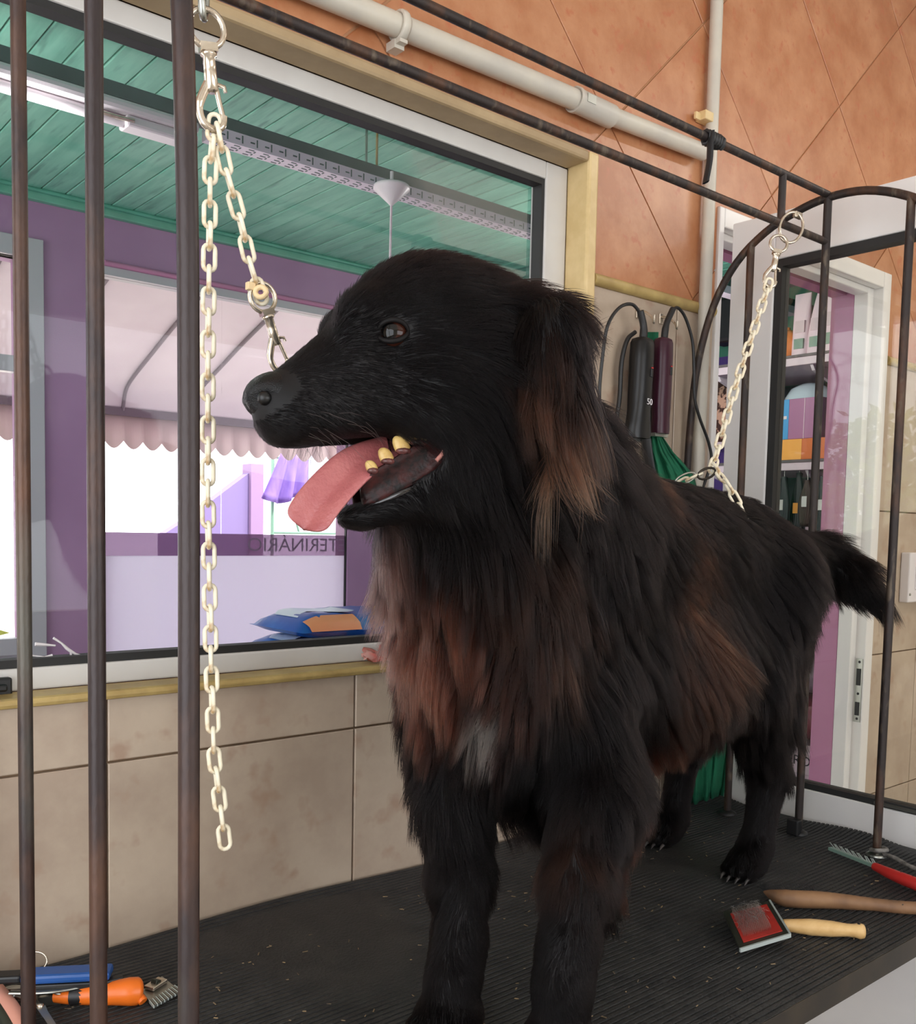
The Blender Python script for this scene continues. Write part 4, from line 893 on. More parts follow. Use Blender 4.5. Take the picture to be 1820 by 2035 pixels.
q4 = [ctr+(p-ctr)*0.78+nz*0.0004 for p in c4]; b = MB(); b.add(q4+[p+nz*0.0012 for p in q4], [(3, 2, 1, 0), (4, 5, 6, 7), (0, 1, 5, 4), (1, 2, 6, 5), (2, 3, 7, 6), (3, 0, 4, 7)]); b.build('pad', M_['redrubber'], sl)
b = MB()
for i in range(22):
    for k in range(17):
        s_, t = 0.05+0.70*i/21, 0.05+0.84*k/16; p = q4[0]*(1-s_)*(1-t)+q4[1]*s_*(1-t)+q4[2]*s_*t+q4[3]*(1-s_)*t+nz*0.003
        b.tube([p, p+nz*0.006, p+nz*0.010+(q4[0]-q4[1]).normalized()*0.003], 0.00022, 3, cap=False)
o = b.build('pins', M_['zinc'], sl); o['kind'] = 'stuff'
b = MB()
for k in range(120):      # hair caught in the pins
    s_, t = R.random()*0.75, R.random()*0.7; p = q4[0]*(1-s_)*(1-t)+q4[1]*s_*(1-t)+q4[2]*s_*t+q4[3]*(1-s_)*t+nz*0.010; dv = Vector((R.uniform(-1, 1), R.uniform(-1, 1), R.uniform(-.1, .8)))*0.014
    b.tube([p-dv*.5, p+Vector((0, 0, .004)), p+dv*.6], 0.0002, 3, cap=False)
o = b.build('caught_hair', M_['twine'], sl); o['kind'] = 'stuff'
ha_, hb_ = onz(1556, 1838, 0.016), onz(1716, 1851, 0.012)
b = MB(); L = (hb_-ha_).length; b.lathe([(0.0085, 0), (0.010, 0.1*L), (0.0128, 0.35*L), (0.0122, 0.6*L), (0.0098, 0.8*L), (0.0102, 0.88*L), (0.0125, 0.95*L), (0.0105, 1.0*L), (0.0, 1.02*L)], ha_, hb_-ha_, 18); b.build('handle', M_['beech'], sl)
p = ha_.lerp(hb_, 0.94)+Vector((0, 0, 0.0115)); MB().ball(p, (0.003, 0.003, 0.0012), 10, 6).build('hanging_hole', M_['black'], sl)
# long wooden brush lying on its side, bristles to the back
wb = empty('wooden_brush', onz(1650, 1790, 0), 'long worn wooden brush lying behind the slicker brush', 'brush')
spine = smooth_path([onz(1518, 1772, 0.015), onz(1560, 1785, 0.0152), onz(1640, 1789, 0.0152), onz(1720, 1796, 0.014), onz(1790, 1803, 0.014), onz(1850, 1806, 0.014)], 5)
b = MB(); n_ = len(spine); b.tube(spine, [0.002+0.0125*min(1, (i/(n_-1))*5)**0.7*(1.0-0.32*max(0, min(1, (i/(n_-1)-0.35)/0.3))) for i in range(n_)], 14); b.build('body', M_['oldwood'], wb)
b = MB()
for i in range(26):
    for k in range(3):
        p = spine[2+i//3].lerp(spine[3+i//3], (i % 3)/3)+Vector((0, 0.010, 0.002*k)); b.tube([p, p+Vector((0.003, 0.022, 0.006+0.004*k))], 0.0004, 4, cap=False)
o = b.build('bristles', M_['black'], wb); o['kind'] = 'stuff'
p = onz(1795, 1797, 0.021); MB().ball(p, (0.005, 0.002, 0.0015), 10, 6).build('hanging_hole', M_['black'], wb)
# metal comb with red handle
cm = empty('pin_comb', onz(1720, 1712, 0), 'steel comb with long teeth and a red handle by the foot of the bar', 'comb')
ca, cb = onz(1649, 1686, 0.006), onz(1746, 1724, 0.010)
MB().bar(ca, cb, 0.009, 0.006).build('spine', mat('greenish_steel', (142, 172, 158), 0.35, 0.3), cm)
b = MB(); n_ = 22; back = Vector((0.3, 1, 0)).normalized()
for i in range(n_):
    p = ca.lerp(cb, 0.16+0.84*i/(n_-1)); l = 0.017+0.006*((i*5) % 3 == 0)-0.005*(i > 15)
    MB_t = MB().tube([p, p+back*l+Vector((0.004, 0, 0.010))], 0.0009, 5).build('tooth', M_['bright'], cm)
hd_ = smooth_path([onz(1738, 1722, 0.011), onz(1775, 1739, 0.013), onz(1820, 1757, 0.014), onz(1870, 1778, 0.012)], 6)
MB().tube(hd_, [0.0075+0.0040*math.sin(min(1, i/12)*1.6) for i in range(len(hd_))], 14).build('handle', M_['redhandle'], cm)
for i in (8, 11): MB().ball(hd_[i]+Vector((0, 0, 0.0108)), (0.0012, 0.0012, 0.0006), 8, 5).build('rivet', M_['black'], cm)
# left group
bb = empty('blue_brush', onz(130, 1940, 0.02), 'blue backed grooming brush lying on the orange handled tool', 'brush')
a_, c_ = onz(45, 1940, 0.040), onz(222, 1931, 0.040)
b = MB(); b.bar(a_, c_, 0.030, 0.012); b.build('back', M_['bluehandle'], bb, bevel=0.004)
b = MB(); a2 = a_+(a_-c_).normalized()*0.05; b.bar(a2, a_, 0.022, 0.010); b.build('handle', M_['black'], bb, bevel=0.003)
MB().bar(a_+Vector((0, 0, -0.012)), c_.lerp(a_, 0.15)+Vector((0, 0, -0.012)), 0.026, 0.010).build('pad', M_['cord'], bb, bevel=0.002)
MB().tube(smooth_path([onz(x, y, 0.026) for x, y in ((20, 1972), (70, 1972), (120, 1968), (170, 1958))], 4), 0.0022, 6, flat=2.5).build('metal_edge', M_['zinc'], bb)
og = empty('orange_tool', onz(190, 1970, 0), 'orange handled deshedding tool with black grip lying under the blue brush', 'tool')
hd_ = smooth_path([onz(110, 1980, 0.012), onz(150, 1979, 0.014), onz(205, 1975, 0.016), onz(250, 1971, 0.018), onz(272, 1970, 0.016)], 6)
n_ = len(hd_); hd_ += [hd_[-1]+(hd_[-1]-hd_[-2]).normalized()*q_ for q_ in (0.003, 0.0055, 0.007)]; MB().tube(hd_, [0.008+0.0095*min(1, i/(n_-1)*1.25) for i in range(n_)]+[0.0162, 0.0125, 0.006], 16).build('handle', M_['orange'], og)
MB().tube([hd_[5], hd_[6], hd_[7], hd_[8]], 0.0118, 14).build('grip_band', M_['cord'], og)
p = onz(246, 1950, 0.030); MB().ball(p, (0.005, 0.003, 0.002), 10, 6).build('hanging_hole', mat('dark_orange', (120, 50, 16), 0.6), og)
MB().box((-0.012, -0.006, -0.003), (0.012, 0.006, 0.003), Matrix.Translation(onz(225, 1947, 0.031))).build('button', M_['black'], og, bevel=0.002)
MB().tube([hd_[-4]+Vector((0.0, -0.010, -0.004)), hd_[-4]+Vector((0.002, -0.016, -0.008))], 0.006, 8).build('spur', M_['orange'], og)
MB().bar(hd_[0]+Vector((-0.03, 0.016, -0.006)), hd_[0]+Vector((0.01, -0.002, -0.004)), 0.006, 0.012).build('blade', M_['zinc'], og)
cbx = empty('clipper_blade', onz(318, 1975, 0), 'steel toothed clipper blade lying beside the orange handle', 'blade')
q = [onz(282, 1968, 0.006), onz(322, 1940, 0.008), onz(362, 1972, 0.006), onz(306, 2003, 0.004)]
b = MB(); qq = [q[0], q[1], q[1].lerp(q[2], 0.62), q[0].lerp(q[3], 0.62)]; b.add(qq+[p_+Vector((0, 0, -0.005)) for p_ in qq], [(0, 1, 2, 3), (7, 6, 5, 4), (0, 4, 5, 1), (1, 5, 6, 2), (2, 6, 7, 3), (3, 7, 4, 0)]); b.build('base_plate', M_['zinc'], cbx)
m0 = q[0].lerp(q[1], 0.2).lerp(q[3].lerp(q[2], 0.2), 0.2); m1 = q[0].lerp(q[1], 0.85).lerp(q[3].lerp(q[2], 0.85), 0.2); MB().bar(m0+Vector((0, 0, 0.003)), m1+Vector((0, 0, 0.003)), 0.016, 0.005).build('spring_plate', M_['chrome'], cbx, bevel=0.001)
m0 = m0.lerp(m1, 0.35)+Vector((0, 0, 0.008)); m1 = m0.lerp(m1, 0.5); MB().bar(m0, m1, 0.010, 0.006).build('socket_block', M_['blacksteel'], cbx, bevel=0.001)
for i in range(17):
    s_ = i/16; p0, p1 = q[3].lerp(q[2], s_), qq[3].lerp(qq[2], s_)
    MB().bar(p1, p0+Vector((0, 0, 0.001)), 0.0016, 0.003).build('tooth', M_['bright'] if i % 2 == 0 else M_['zinc'], cbx)
def scissors(pv, d1, d2, L, hr, name, label, m=None):      # pivot, blade directions, ring handles
    e_ = empty(name, Vector(pv)-Vector((0, 0, 0.004)), label, 'scissors'); m = m or M_['zinc']; pv = Vector(pv)
    for s_, d in ((0, Vector(d1).normalized()), (1, Vector(d2).normalized())):
        z = Vector((0, 0, 0.003*s_)); nrm = Vector((-d.y, d.x, 0)); b = MB()
        b.add([pv-nrm*.005+z, pv+d*L+z, pv+nrm*.006+z, pv-nrm*.005+z+Vector((0, 0, .0024)), pv+d*L+z+Vector((0, 0, .001)), pv+nrm*.006+z+Vector((0, 0, .0024))], [(0, 2, 1), (3, 4, 5), (0, 1, 4, 3), (1, 2, 5, 4), (2, 0, 3, 5)]); b.build('blade', m, e_)
        h = pv-d*L*0.75+nrm*(0.012 if s_ else -0.012)
        b = MB(); b.tube(smooth_path([pv+z, pv-d*L*0.3+z, h+d*hr+z], 4), 0.0032, 8); b.tube([h+z+Vector((math.cos(t)*hr, math.sin(t)*hr, 0)) for t in np.linspace(0, 6.283, 21)[:-1]], 0.0026, 8, closed=True); b.build('finger_ring', m, e_)
    MB().lathe([(0.004, 0), (0.004, 0.003), (0, 0.004)], pv+Vector((0, 0, 0.005)), n=12).build('pivot_screw', M_['chrome'], e_)
    return e_
p_ = onz(80, 2008, 0.010); scissors(p_, onz(116, 2050, 0.006)-p_, onz(108, 2056, 0.006)-p_, 0.085, 0.013, 'grooming_scissors', 'steel grooming scissors lying between the first two bars')
p_ = onz(50, 1968, 0.012); scissors(p_, onz(0, 1978, 0.010)-p_, onz(-4, 1972, 0.010)-p_, 0.07, 0.012, 'grooming_scissors', 'steel scissors under the blue brush behind the first bar')
e_ = empty('wire_ring', onz(75, 1912, 0.0), 'thin steel ring standing up behind the blue brush by the wall', 'ring')
cR = onz(68, 1912, 0.030); MB().tube([cR+Vector(CAM_R)*math.cos(t)*0.017+Vector((0, 0, math.sin(t)*0.012))+Vector(CAM_F)*math.sin(t)*0.006 for t in np.linspace(0, 6.283, 25)[:-1]], 0.0013, 7, closed=True).build('hoop', M_['chrome'], e_)
MB().tube([cR+Vector((0, 0, -0.012)), cR+Vector((-0.02, -0.02, -0.026))], 0.0013, 6).build('shank', M_['chrome'], e_)
pk = empty('hair_trimmer', onz(20, 2000, 0), 'pink trimmer with dark insert at the lower left corner', 'trimmer')
hd_ = smooth_path([onz(-20, 1945, 0.010), onz(8, 1985, 0.012), onz(28, 2015, 0.012), onz(50, 2060, 0.010)], 5)
MB().tube(hd_, [0.007+0.003*math.sin(i/len(hd_)*3.1) for i in range(len(hd_))], 12).build('grip', M_['pinkh'], pk)
MB().tube([p_+Vector((-0.010, -0.006, -0.003)) for p_ in hd_[4:]], 0.0075, 10).build('insert', mat('dark_green_insert', (44, 50, 40), 0.6), pk)
# ================================================================== THE DOG
dog = empty('dog', (1.1, 0.98, 0.0), 'large shaggy black dog with open mouth and tongue out standing on the grooming table', 'dog')
HA = math.radians(22)                                    # head turned this far towards the photographer from pure profile
HO = at(790, 720, 1.03)                                  # head centre, on the head's own plane of symmetry
hf = -CAM_R*math.cos(HA) - CAM_F*math.sin(HA); hf[2] -= 0.12; hf /= np.linalg.norm(hf)
hs = -CAM_F*math.cos(HA) + CAM_R*math.sin(HA); hs -= hf*hs.dot(hf); hs /= np.linalg.norm(hs)     # dog's left, towards the camera
hu = np.cross(hs, hf); hu = hu if hu[2] > 0 else -hu
HS = 1.03
def HL(u, v, w): return HO + (hf*(u*0.94 if u > 0 else u) + hu*v + hs*w)*HS
PR = []
bax = np.array([0.94, 0.22, 0.0]); bax /= np.linalg.norm(bax)       # spine direction, chest to rump
DOWN = np.array([0, 0, -1.0])
def cone(a, b, ra, rb, k=0.03, flow=None, L=0.03, lift=0.35, sub=False):
    PR.append(dict(t='c', a=np.array(a, float), b=np.array(b, float), ra=ra, rb=rb, k=k, flow=flow if flow is not None else DOWN, L=L, lift=lift, sub=sub))
def ell(c, ax, r, k=0.03, flow=None, L=0.03, lift=0.35, sub=False):
    PR.append(dict(t='e', c=np.array(c, float), M=np.array(ax, float), r=np.array(r, float), k=k, flow=flow if flow is not None else DOWN, L=L, lift=lift, sub=sub))
HM = np.stack([hf, hu, hs])
def he(u, v, w, ru, rv, rw, **k): ell(HL(u, v, w), HM, (ru*HS, rv*HS, rw*HS), **k)
def hc(p, q, ra, rb, **k): cone(HL(*p), HL(*q), ra*HS, rb*HS, **k)
back = -hf; bd = -hf*0.8 - hu*0.5
# trunk
cx = at(985, 1262, 1.29); rx = at(1442, 1135, 1.76)
W1, W2 = at(1120, 1095, 1.36), at(1425, 1112, 1.77)
bfl = bax*0.75 + DOWN*0.65
cone(W1, W2, 0.122, 0.118, 0.06, bfl, 0.038, 0.30)                                   # upper trunk
cone(at(1010, 1285, 1.30), at(1300, 1330, 1.56), 0.135, 0.12, 0.08, bax*0.45+DOWN*0.9, 0.050, 0.35)   # ribcage
cone(at(1300, 1330, 1.56), at(1440, 1240, 1.80), 0.12, 0.105, 0.07, bax*0.4+DOWN*0.9, 0.055, 0.35)   # loin to rump
ell(at(1455, 1165, 1.80), np.eye(3), (0.100, 0.100, 0.13), 0.05, bax*0.4+DOWN, 0.04, 0.3)
ell(at(977, 1280, 1.21), np.eye(3), (0.083, 0.083, 0.140), 0.06, DOWN*1.0-bax*0.25, 0.065, 0.45)           # breast
# neck
cone(at(960, 800, 1.06), at(1075, 1095, 1.27), 0.090, 0.128, 0.05, DOWN*0.8+bax*0.5, 0.055, 0.40)
cone(at(880, 935, 1.06), at(957, 1190, 1.19), 0.068, 0.094, 0.06, DOWN*1.0, 0.060, 0.40)
cone(at(1085, 905, 1.15), at(1195, 1085, 1.42), 0.065, 0.095, 0.05, bax*0.7+DOWN*0.5, 0.055, 0.45)
# front legs: dog's right (image left), dog's left (image right)
fl_ = DOWN*1.0 + bax*0.12
def leg(pts, L0, L1, flow=fl_):
    for i in range(len(pts)-1):
        (p, r0), (q, r1) = pts[i], pts[i+1]; cone(p, q, r0, r1, 0.07 if i == 0 else 0.03, flow, L0+(L1-L0)*(i/max(len(pts)-2, 1))**0.6, 0.30-0.03*i)
legR = [(at(925, 1400, 1.27), 0.058), (at(903, 1565, 1.24), 0.046), (at(916, 1740, 1.21), 0.033), (at(912, 1870, 1.19), 0.027), (at(900, 1945, 1.17), 0.029)]
legL = [(at(1150, 1390, 1.27), 0.060), (at(1185, 1580, 1.21), 0.050), (at(1150, 1740, 1.17), 0.036), (at(1128, 1880, 1.14), 0.029), (at(1118, 1960, 1.125), 0.031)]
cone(at(1222, 1590, 1.27), at(1190, 1800, 1.19), 0.020, 0.012, 0.03, DOWN*0.8+bax*0.7, 0.070, 0.45)      # feathering behind the forearm
leg(legR, 0.055, 0.010); leg(legL, 0.060, 0.010)
cone(at(985, 1420, 1.28), at(1090, 1480, 1.34), 0.075, 0.085, 0.06, DOWN, 0.075, 0.35)                 # brisket
def paw(p, fw, s=1.0):
    p = np.array(p, float); fw = np.array(fw, float); fw /= np.linalg.norm(fw); sd = np.array([-fw[1], fw[0], 0]); A = np.stack([fw, sd, [0, 0, 1]])
    ell(p+np.array([0, 0, 0.026*s]), A, (0.045*s, 0.036*s, 0.026*s), 0.015, fw*0.6+DOWN*.6, 0.008, 0.25)
    toes = []
    for k, o_ in enumerate((-0.027, -0.009, 0.009, 0.027)):
        c = p+fw*(0.036-0.008*(k in (0, 3)))*s+sd*o_*s+np.array([0, 0, 0.018*s]); ell(c, A, (0.022*s, 0.0105*s, 0.018*s), 0.006, fw*0.7+DOWN*.5, 0.007, 0.25); toes.append(c+fw*0.020*s-np.array([0, 0, 0.006*s]))
    return toes, fw
toes = []
fw_ = -CAM_F*np.array([1, 1, 0])*0.55 - bax*0.6
PRp = np.array([legR[-1][0][0], legR[-1][0][1], 0.0]) + fw_*0.012; PLp = np.array([legL[-1][0][0], legL[-1][0][1], 0.0]) + fw_*0.012
cone(legR[-1][0], PRp+np.array([0, 0, 0.03]), 0.029, 0.030, 0.02, fl_, 0.01, 0.22); cone(legL[-1][0], PLp+np.array([0, 0, 0.03]), 0.031, 0.031, 0.02, fl_, 0.01, 0.22)
toes.append(paw(PRp, fw_, 1.12)); toes.append(paw(PLp, fw_, 1.12))
# hind legs
def hind(pawp, yhip, kx):
    pw = np.array([pawp[0], pawp[1], 0.0])
    hock = pw+np.array([0.062, 0.0, 0.185]); knee = np.array([pw[0]-0.035, pw[1]-0.004, 0.37]); hip = np.array([pw[0]+0.065, yhip, 0.545])
    ff = DOWN*1.0+bax*0.25
    cone(hip, knee, 0.085, 0.058, 0.05, ff, 0.055, 0.35); cone(knee, hock, 0.060, 0.030, 0.03, ff, 0.050, 0.3); cone(hip, hock+np.array([0, 0, 0.12]), 0.075, 0.036, 0.04, ff, 0.065, 0.35)
    cone(hock, pw+np.array([0.028, 0, 0.05]), 0.029, 0.026, 0.02, DOWN, 0.014, 0.25); cone(pw+np.array([0.028, 0, 0.05]), pw+np.array([0, 0, 0.028]), 0.027, 0.03, 0.02, DOWN, 0.01, 0.25)
    toes.append(paw(pw, (-0.95, -0.12, 0), 0.86))
hind((1.515, 0.955), 0.985, 0); hind((1.545, 1.165), 1.12, 0)
# tail, wagging towards the door
tl = [at(1545, 1100, 1.86), at(1622, 1112, 1.955), at(1690, 1145, 1.925), at(1740, 1190, 1.90)]
for i, (r0, r1) in enumerate(((0.048, 0.040), (0.040, 0.032), (0.032, 0.014))):
    d_ = tl[i+1]-tl[i]; d_ = d_/np.linalg.norm(d_); cone(tl[i], tl[i+1], r0, r1, 0.03, d_+DOWN*0.35, 0.060, 0.35)
# head
n0 = len(PR)
he(-0.045, 0.028, 0, 0.100, 0.082, 0.072, k=0.03, flow=back+hu*0.1, L=0.020, lift=0.25)                  # skull
he(-0.105, -0.005, 0, 0.072, 0.080, 0.078, k=0.04, flow=bd, L=0.040, lift=0.35)
for s_ in (-1, 1):
    he(0.042, 0.040, 0.036*s_, 0.030, 0.026, 0.021, k=0.02, flow=back+hu*0.3, L=0.010, lift=0.22)        # brow
    he(-0.040, -0.040, 0.046*s_, 0.062, 0.058, 0.034, k=0.03, flow=bd, L=0.016, lift=0.25)               # cheek
    hc((0.118, -0.054, 0.015*s_), (0.000, -0.052, 0.036*s_), 0.0235, 0.026, k=0.018, flow=back-hu*0.35, L=0.007, lift=0.2)   # flews
    hc((-0.030, -0.138, 0.030*s_), (0.058, -0.158, 0.014*s_), 0.020, 0.0115, k=0.012, flow=back-hu*0.2, L=0.008, lift=0.2)   # jaw bones
hc((0.055, -0.012, 0), (0.122, -0.036, 0), 0.052, 0.035, k=0.025, flow=back+hu*0.05, L=0.008, lift=0.18)  # muzzle
he(0.143, -0.046, 0, 0.022, 0.032, 0.028, k=0.015, flow=back, L=0.004, lift=0.15)
he(0.066, -0.157, 0, 0.022, 0.012, 0.021, k=0.01, flow=back, L=0.006, lift=0.2)                           # chin
he(-0.06, -0.140, 0, 0.07, 0.03, 0.045, k=0.03, flow=bd-hu*0.3, L=0.030, lift=0.35)                       # throat
# mouth opened between them
he(0.050, -0.113, 0, 0.085, 0.024, 0.050, k=0.006, sub=True, L=0.001)
he(0.010, -0.104, 0.012, 0.040, 0.022, 0.062, k=0.006, sub=True, L=0.001)
# ears: hanging flaps
for s_ in (1, -1):
    ef = DOWN*1.0+back*0.1
    hc((-0.118, 0.036, 0.068*s_), (-0.137, 0.004, 0.098*s_), 0.020, 0.026, k=0.02, flow=ef+back*0.6, L=0.045, lift=0.35)
    hc((-0.135, 0.010, 0.098*s_), (-0.138, -0.070, 0.102*s_), 0.026, 0.022, k=0.015, flow=ef, L=0.060, lift=0.25)
    hc((-0.120, 0.000, 0.096*s_), (-0.108, -0.060, 0.098*s_), 0.020, 0.016, k=0.015, flow=ef, L=0.060, lift=0.25)
    hc((-0.138, -0.070, 0.102*s_), (-0.125, -0.100, 0.098*s_), 0.020, 0.010, k=0.012, flow=ef, L=0.075, lift=0.2)
    hc((-0.146, 0.024, 0.066*s_), (-0.164, 0.012, 0.080*s_), 0.018, 0.010, k=0.02, flow=back*1.0+hs*0.3*s_+hu*0.1, L=0.042, lift=0.5)

def sd(p, P):
    if p['t'] == 'c':
        ab = p['b']-p['a']; t = np.clip(((P-p['a'])@ab)/(ab@ab), 0, 1)
        return np.linalg.norm(P-p['a']-t[..., None]*ab, axis=-1)-(p['ra']+(p['rb']-p['ra'])*t)
    q = (P-p['c'])@p['M'].T; k0 = np.linalg.norm(q/p['r'], axis=-1); k1 = np.linalg.norm(q/p['r']**2, axis=-1)
    return k0*(k0-1)/np.maximum(k1, 1e-6)
def bbox(p):
    if p['t'] == 'c': return np.minimum(p['a']-p['ra'], p['b']-p['rb']), np.maximum(p['a']+p['ra'], p['b']+p['rb'])
    e_ = np.sqrt(((p['M'].T*p['r'])**2).sum(1)); return p['c']-e_, p['c']+e_
lo = np.min([bbox(p)[0] for p in PR if not p['sub']], 0)-0.02; hi = np.max([bbox(p)[1] for p in PR if not p['sub']], 0)+0.02
VX = 0.0045
dims = np.ceil((hi-lo)/VX).astype(int)+1
F = np.full(dims, 0.5, np.float32)
for p in PR:
    a, c = bbox(p); m_ = p['k']+3*VX
    i0 = np.maximum(((a-m_-lo)/VX).astype(int), 0); i1 = np.minimum(((c+m_-lo)/VX).astype(int)+2, dims)
    sl_ = tuple(slice(i0[q], i1[q]) for q in range(3))
    G = np.stack(np.meshgrid(*[lo[q]+VX*np.arange(i0[q], i1[q]) for q in range(3)], indexing='ij'), -1)
    d = sd(p, G).astype(np.float32); f = F[sl_]; k = p['k']
    if p['sub']:
        d = -d; h = np.maximum(k-np.abs(f-d), 0)/k; F[sl_] = np.maximum(f, d)+h*h*k*0.25
    else:
        h = np.maximum(k-np.abs(f-d), 0)/k; F[sl_] = np.minimum(f, d)-h*h*k*0.25
def nets(F, lo, VX):                      # surface nets: one vertex per crossed cell
    S = F < 0; nx, ny_, nz_ = F.shape
    acc = np.zeros((nx-1, ny_-1, nz_-1), np.int8)
    for i in (0, 1):
        for j in (0, 1):
            for k in (0, 1): acc += S[i:nx-1+i, j:ny_-1+j, k:nz_-1+k]
    C = np.argwhere((acc > 0) & (acc < 8)); idx = np.full(acc.shape, -1, np.int64); idx[tuple(C.T)] = np.arange(len(C))
    s_ = np.zeros((len(C), 3)); n_ = np.zeros(len(C))
    for ax in range(3):
        o1, o2 = [q for q in range(3) if q != ax]
        for a in (0, 1):
            for c in (0, 1):
                p0 = C.copy(); p0[:, o1] += a; p0[:, o2] += c; p1 = p0.copy(); p1[:, ax] += 1
                f0 = F[tuple(p0.T)]; f1 = F[tuple(p1.T)]; m = (f0 < 0) != (f1 < 0); t = np.zeros(len(C)); t[m] = f0[m]/(f0[m]-f1[m])
                q = p0.astype(float); q[:, ax] += t; s_[m] += q[m]; n_[m] += 1
    V = lo+VX*s_/n_[:, None]; Q = []
    for ax in range(3):
        o1, o2 = [(1, 2), (2, 0), (0, 1)][ax]
        a0 = [slice(None)]*3; a1 = [slice(None)]*3; a0[ax] = slice(0, -1); a1[ax] = slice(1, None)
        E = np.argwhere(S[tuple(a0)] != S[tuple(a1)])
        E = E[(E[:, o1] > 0) & (E[:, o2] > 0)]
        fl2 = S[tuple(E.T)]
        def g(d1, d2): q = E.copy(); q[:, o1] -= d1; q[:, o2] -= d2; return idx[tuple(q.T)]
        q = np.stack([g(0, 0), g(1, 0), g(1, 1), g(0, 1)], 1); q[~fl2] = q[~fl2][:, ::-1]; Q.append(q)
    return V, np.concatenate(Q)
V, Q = nets(F, lo, VX)
del F
V[:, 2] = np.maximum(V[:, 2], 0.0008)
M_['skin'] = mat('dog_coat', (17, 14, 15), 0.6, rgb2=(10, 9, 10), scale=40, spec=0.3)
me = bpy.data.meshes.new('body'); off = np.array(dog.location)
me.from_pydata([tuple(v) for v in (V-off)], [], [tuple(int(i) for i in q) for q in Q]); me.update(); me.polygons.foreach_set('use_smooth', [True]*len(me.polygons)); me.materials.append(M_['skin'])
body = bpy.data.objects.new('body', me); COL.objects.link(body); body.parent = dog

def surf(u, v, sgn=1, w0=0.13):          # march in along the head's side axis to the surface
    w_ = w0
    while w_ > 0:
        P = HL(u, v, w_*sgn)[None]; f = min(sd(p, P)[0] for p in PR[n0:] if not p['sub'])
        if f < 0.0005: break
        w_ -= max(f*0.5, 0.0004)
    return w_
# eyes with lids
M_['iris'] = mat('dog_eye', (52, 26, 16), 0.10, spec=0.35)
nt = M_['iris'].node_tree; N = nt.nodes; tcn = N.new('ShaderNodeTexCoord'); sep = N.new('ShaderNodeSeparateXYZ'); nt.links.new(tcn.outputs['Object'], sep.inputs[0])
crn = N.new('ShaderNodeValToRGB'); el = crn.color_ramp.elements; el[0].position = 0.50; el[0].color = (*lin((150, 120, 104)), 1); el[1].position = 1.0; el[1].color = (0.002, 0.002, 0.002, 1)
for ps, c_ in ((0.60, (38, 18, 12)), (0.70, (52, 25, 17)), (0.885, (44, 20, 13)), (0.925, (4, 3, 3))): k = el.new(ps); k.color = (*lin(c_), 1)
mrn = N.new('ShaderNodeMapRange'); mrn.inputs[1].default_value = -0.0152; mrn.inputs[2].default_value = 0.0152; nt.links.new(sep.outputs[2], mrn.inputs[0]); nt.links.new(mrn.outputs[0], crn.inputs[0])
nt.links.new(crn.outputs[0], N['Principled BSDF'].inputs['Base Color'])
M_['lid'] = mat('eyelid', (12, 9, 9), 0.6, spec=0.2); EYES = []
for sgn in (1, -1):
    eu, ev = 0.020, 0.017; ew = surf(eu, ev, sgn); er = 0.0148*HS
    gaze = hs*sgn*0.80+hf*0.60+hu*0.05; gaze /= np.linalg.norm(gaze)
    ec = HL(eu, ev, (ew-0.0040)*sgn); EYES.append((ec, er))
    b = MB(); b.ball((0, 0, 0), er, 24, 18); e_ = b.build('eye', M_['iris'], None); e_.parent = dog
    z = Vector(gaze); x = z.orthogonal().normalized(); y = z.cross(x)
    e_.matrix_local = Matrix.Translation(Vector(ec-off)) @ Matrix((x, y, z)).transposed().to_4x4()
    out = hs*sgn*0.92+hf*0.38; out /= np.linalg.norm(out); xx = np.cross(hu, out); xx /= np.linalg.norm(xx); uu = np.cross(out, xx)
    for nm, s1 in (('upper_lid', 1), ('lower_lid', -1)):
        pts = []
        for i in range(13):
            a = math.pi*i/12; pts.append(ec+(xx*math.cos(a)*1.02+uu*s1*math.sin(a)*(0.74 if s1 > 0 else 0.66))*er*1.0+out*er*(0.42+0.42*math.sin(a)))
        MB().tube(pts, [0.0016+0.0012*math.sin(math.pi*i/12) for i in range(13)], 8).build(nm, M_['lid'], dog)
# nose leather
M_['nose'] = mat('nose_leather', (9, 9, 11), 0.32, spec=0.3, bump=0.3, bscale=700)
b = MB(); rows = []
for i in range(17):
    th = math.pi*i/16; row = []
    for k in range(28):
        a = 2*math.pi*k/28; x_, y_, z_ = math.cos(th), math.sin(th)*math.cos(a), math.sin(th)*math.sin(a)   # fwd, up, side
        u = 0.139+(0.037 if x_ > 0 else 0.040)*x_; v = -0.033+0.0275*y_; w_ = 0.0330*z_
        if y_ < 0: w_ *= 1-0.30*(-y_); u -= 0.006*(-y_)
        if abs(z_) < 0.16 and x_ > 0 and y_ < 0.5: u -= 0.003*(1-abs(z_)/0.16)                                # philtrum
        for s_ in (-1, 1):                                                                                # nostrils
            q = ((z_*s_-0.74)/0.26)**2+((y_+0.10)/0.30)**2
            if x_ > 0.15 and q < 1.6: u -= 0.011*max(0, 1-q/1.6)*min(1, x_*2); w_ -= s_*0.002*max(0, 1-q)
            q2 = ((z_*s_-0.97)/0.10)**2+((y_+0.20)/0.12)**2
            if q2 < 1: w_ -= s_*0.005*(1-q2)
        row.append(HL(u, v, w_))
    rows.append(row)
b.grid(rows, wrap=True); nose = b.build('nose', M_['nose'], dog)
b = MB()
for s_ in (-1, 1): b.ball(HL(0.1580, -0.036, 0.0245*s_), (0.0078, 0.0078, 0.0072), 12, 8)
b.build('nostril', mat('nostril', (4, 4, 5), 0.4), nose)
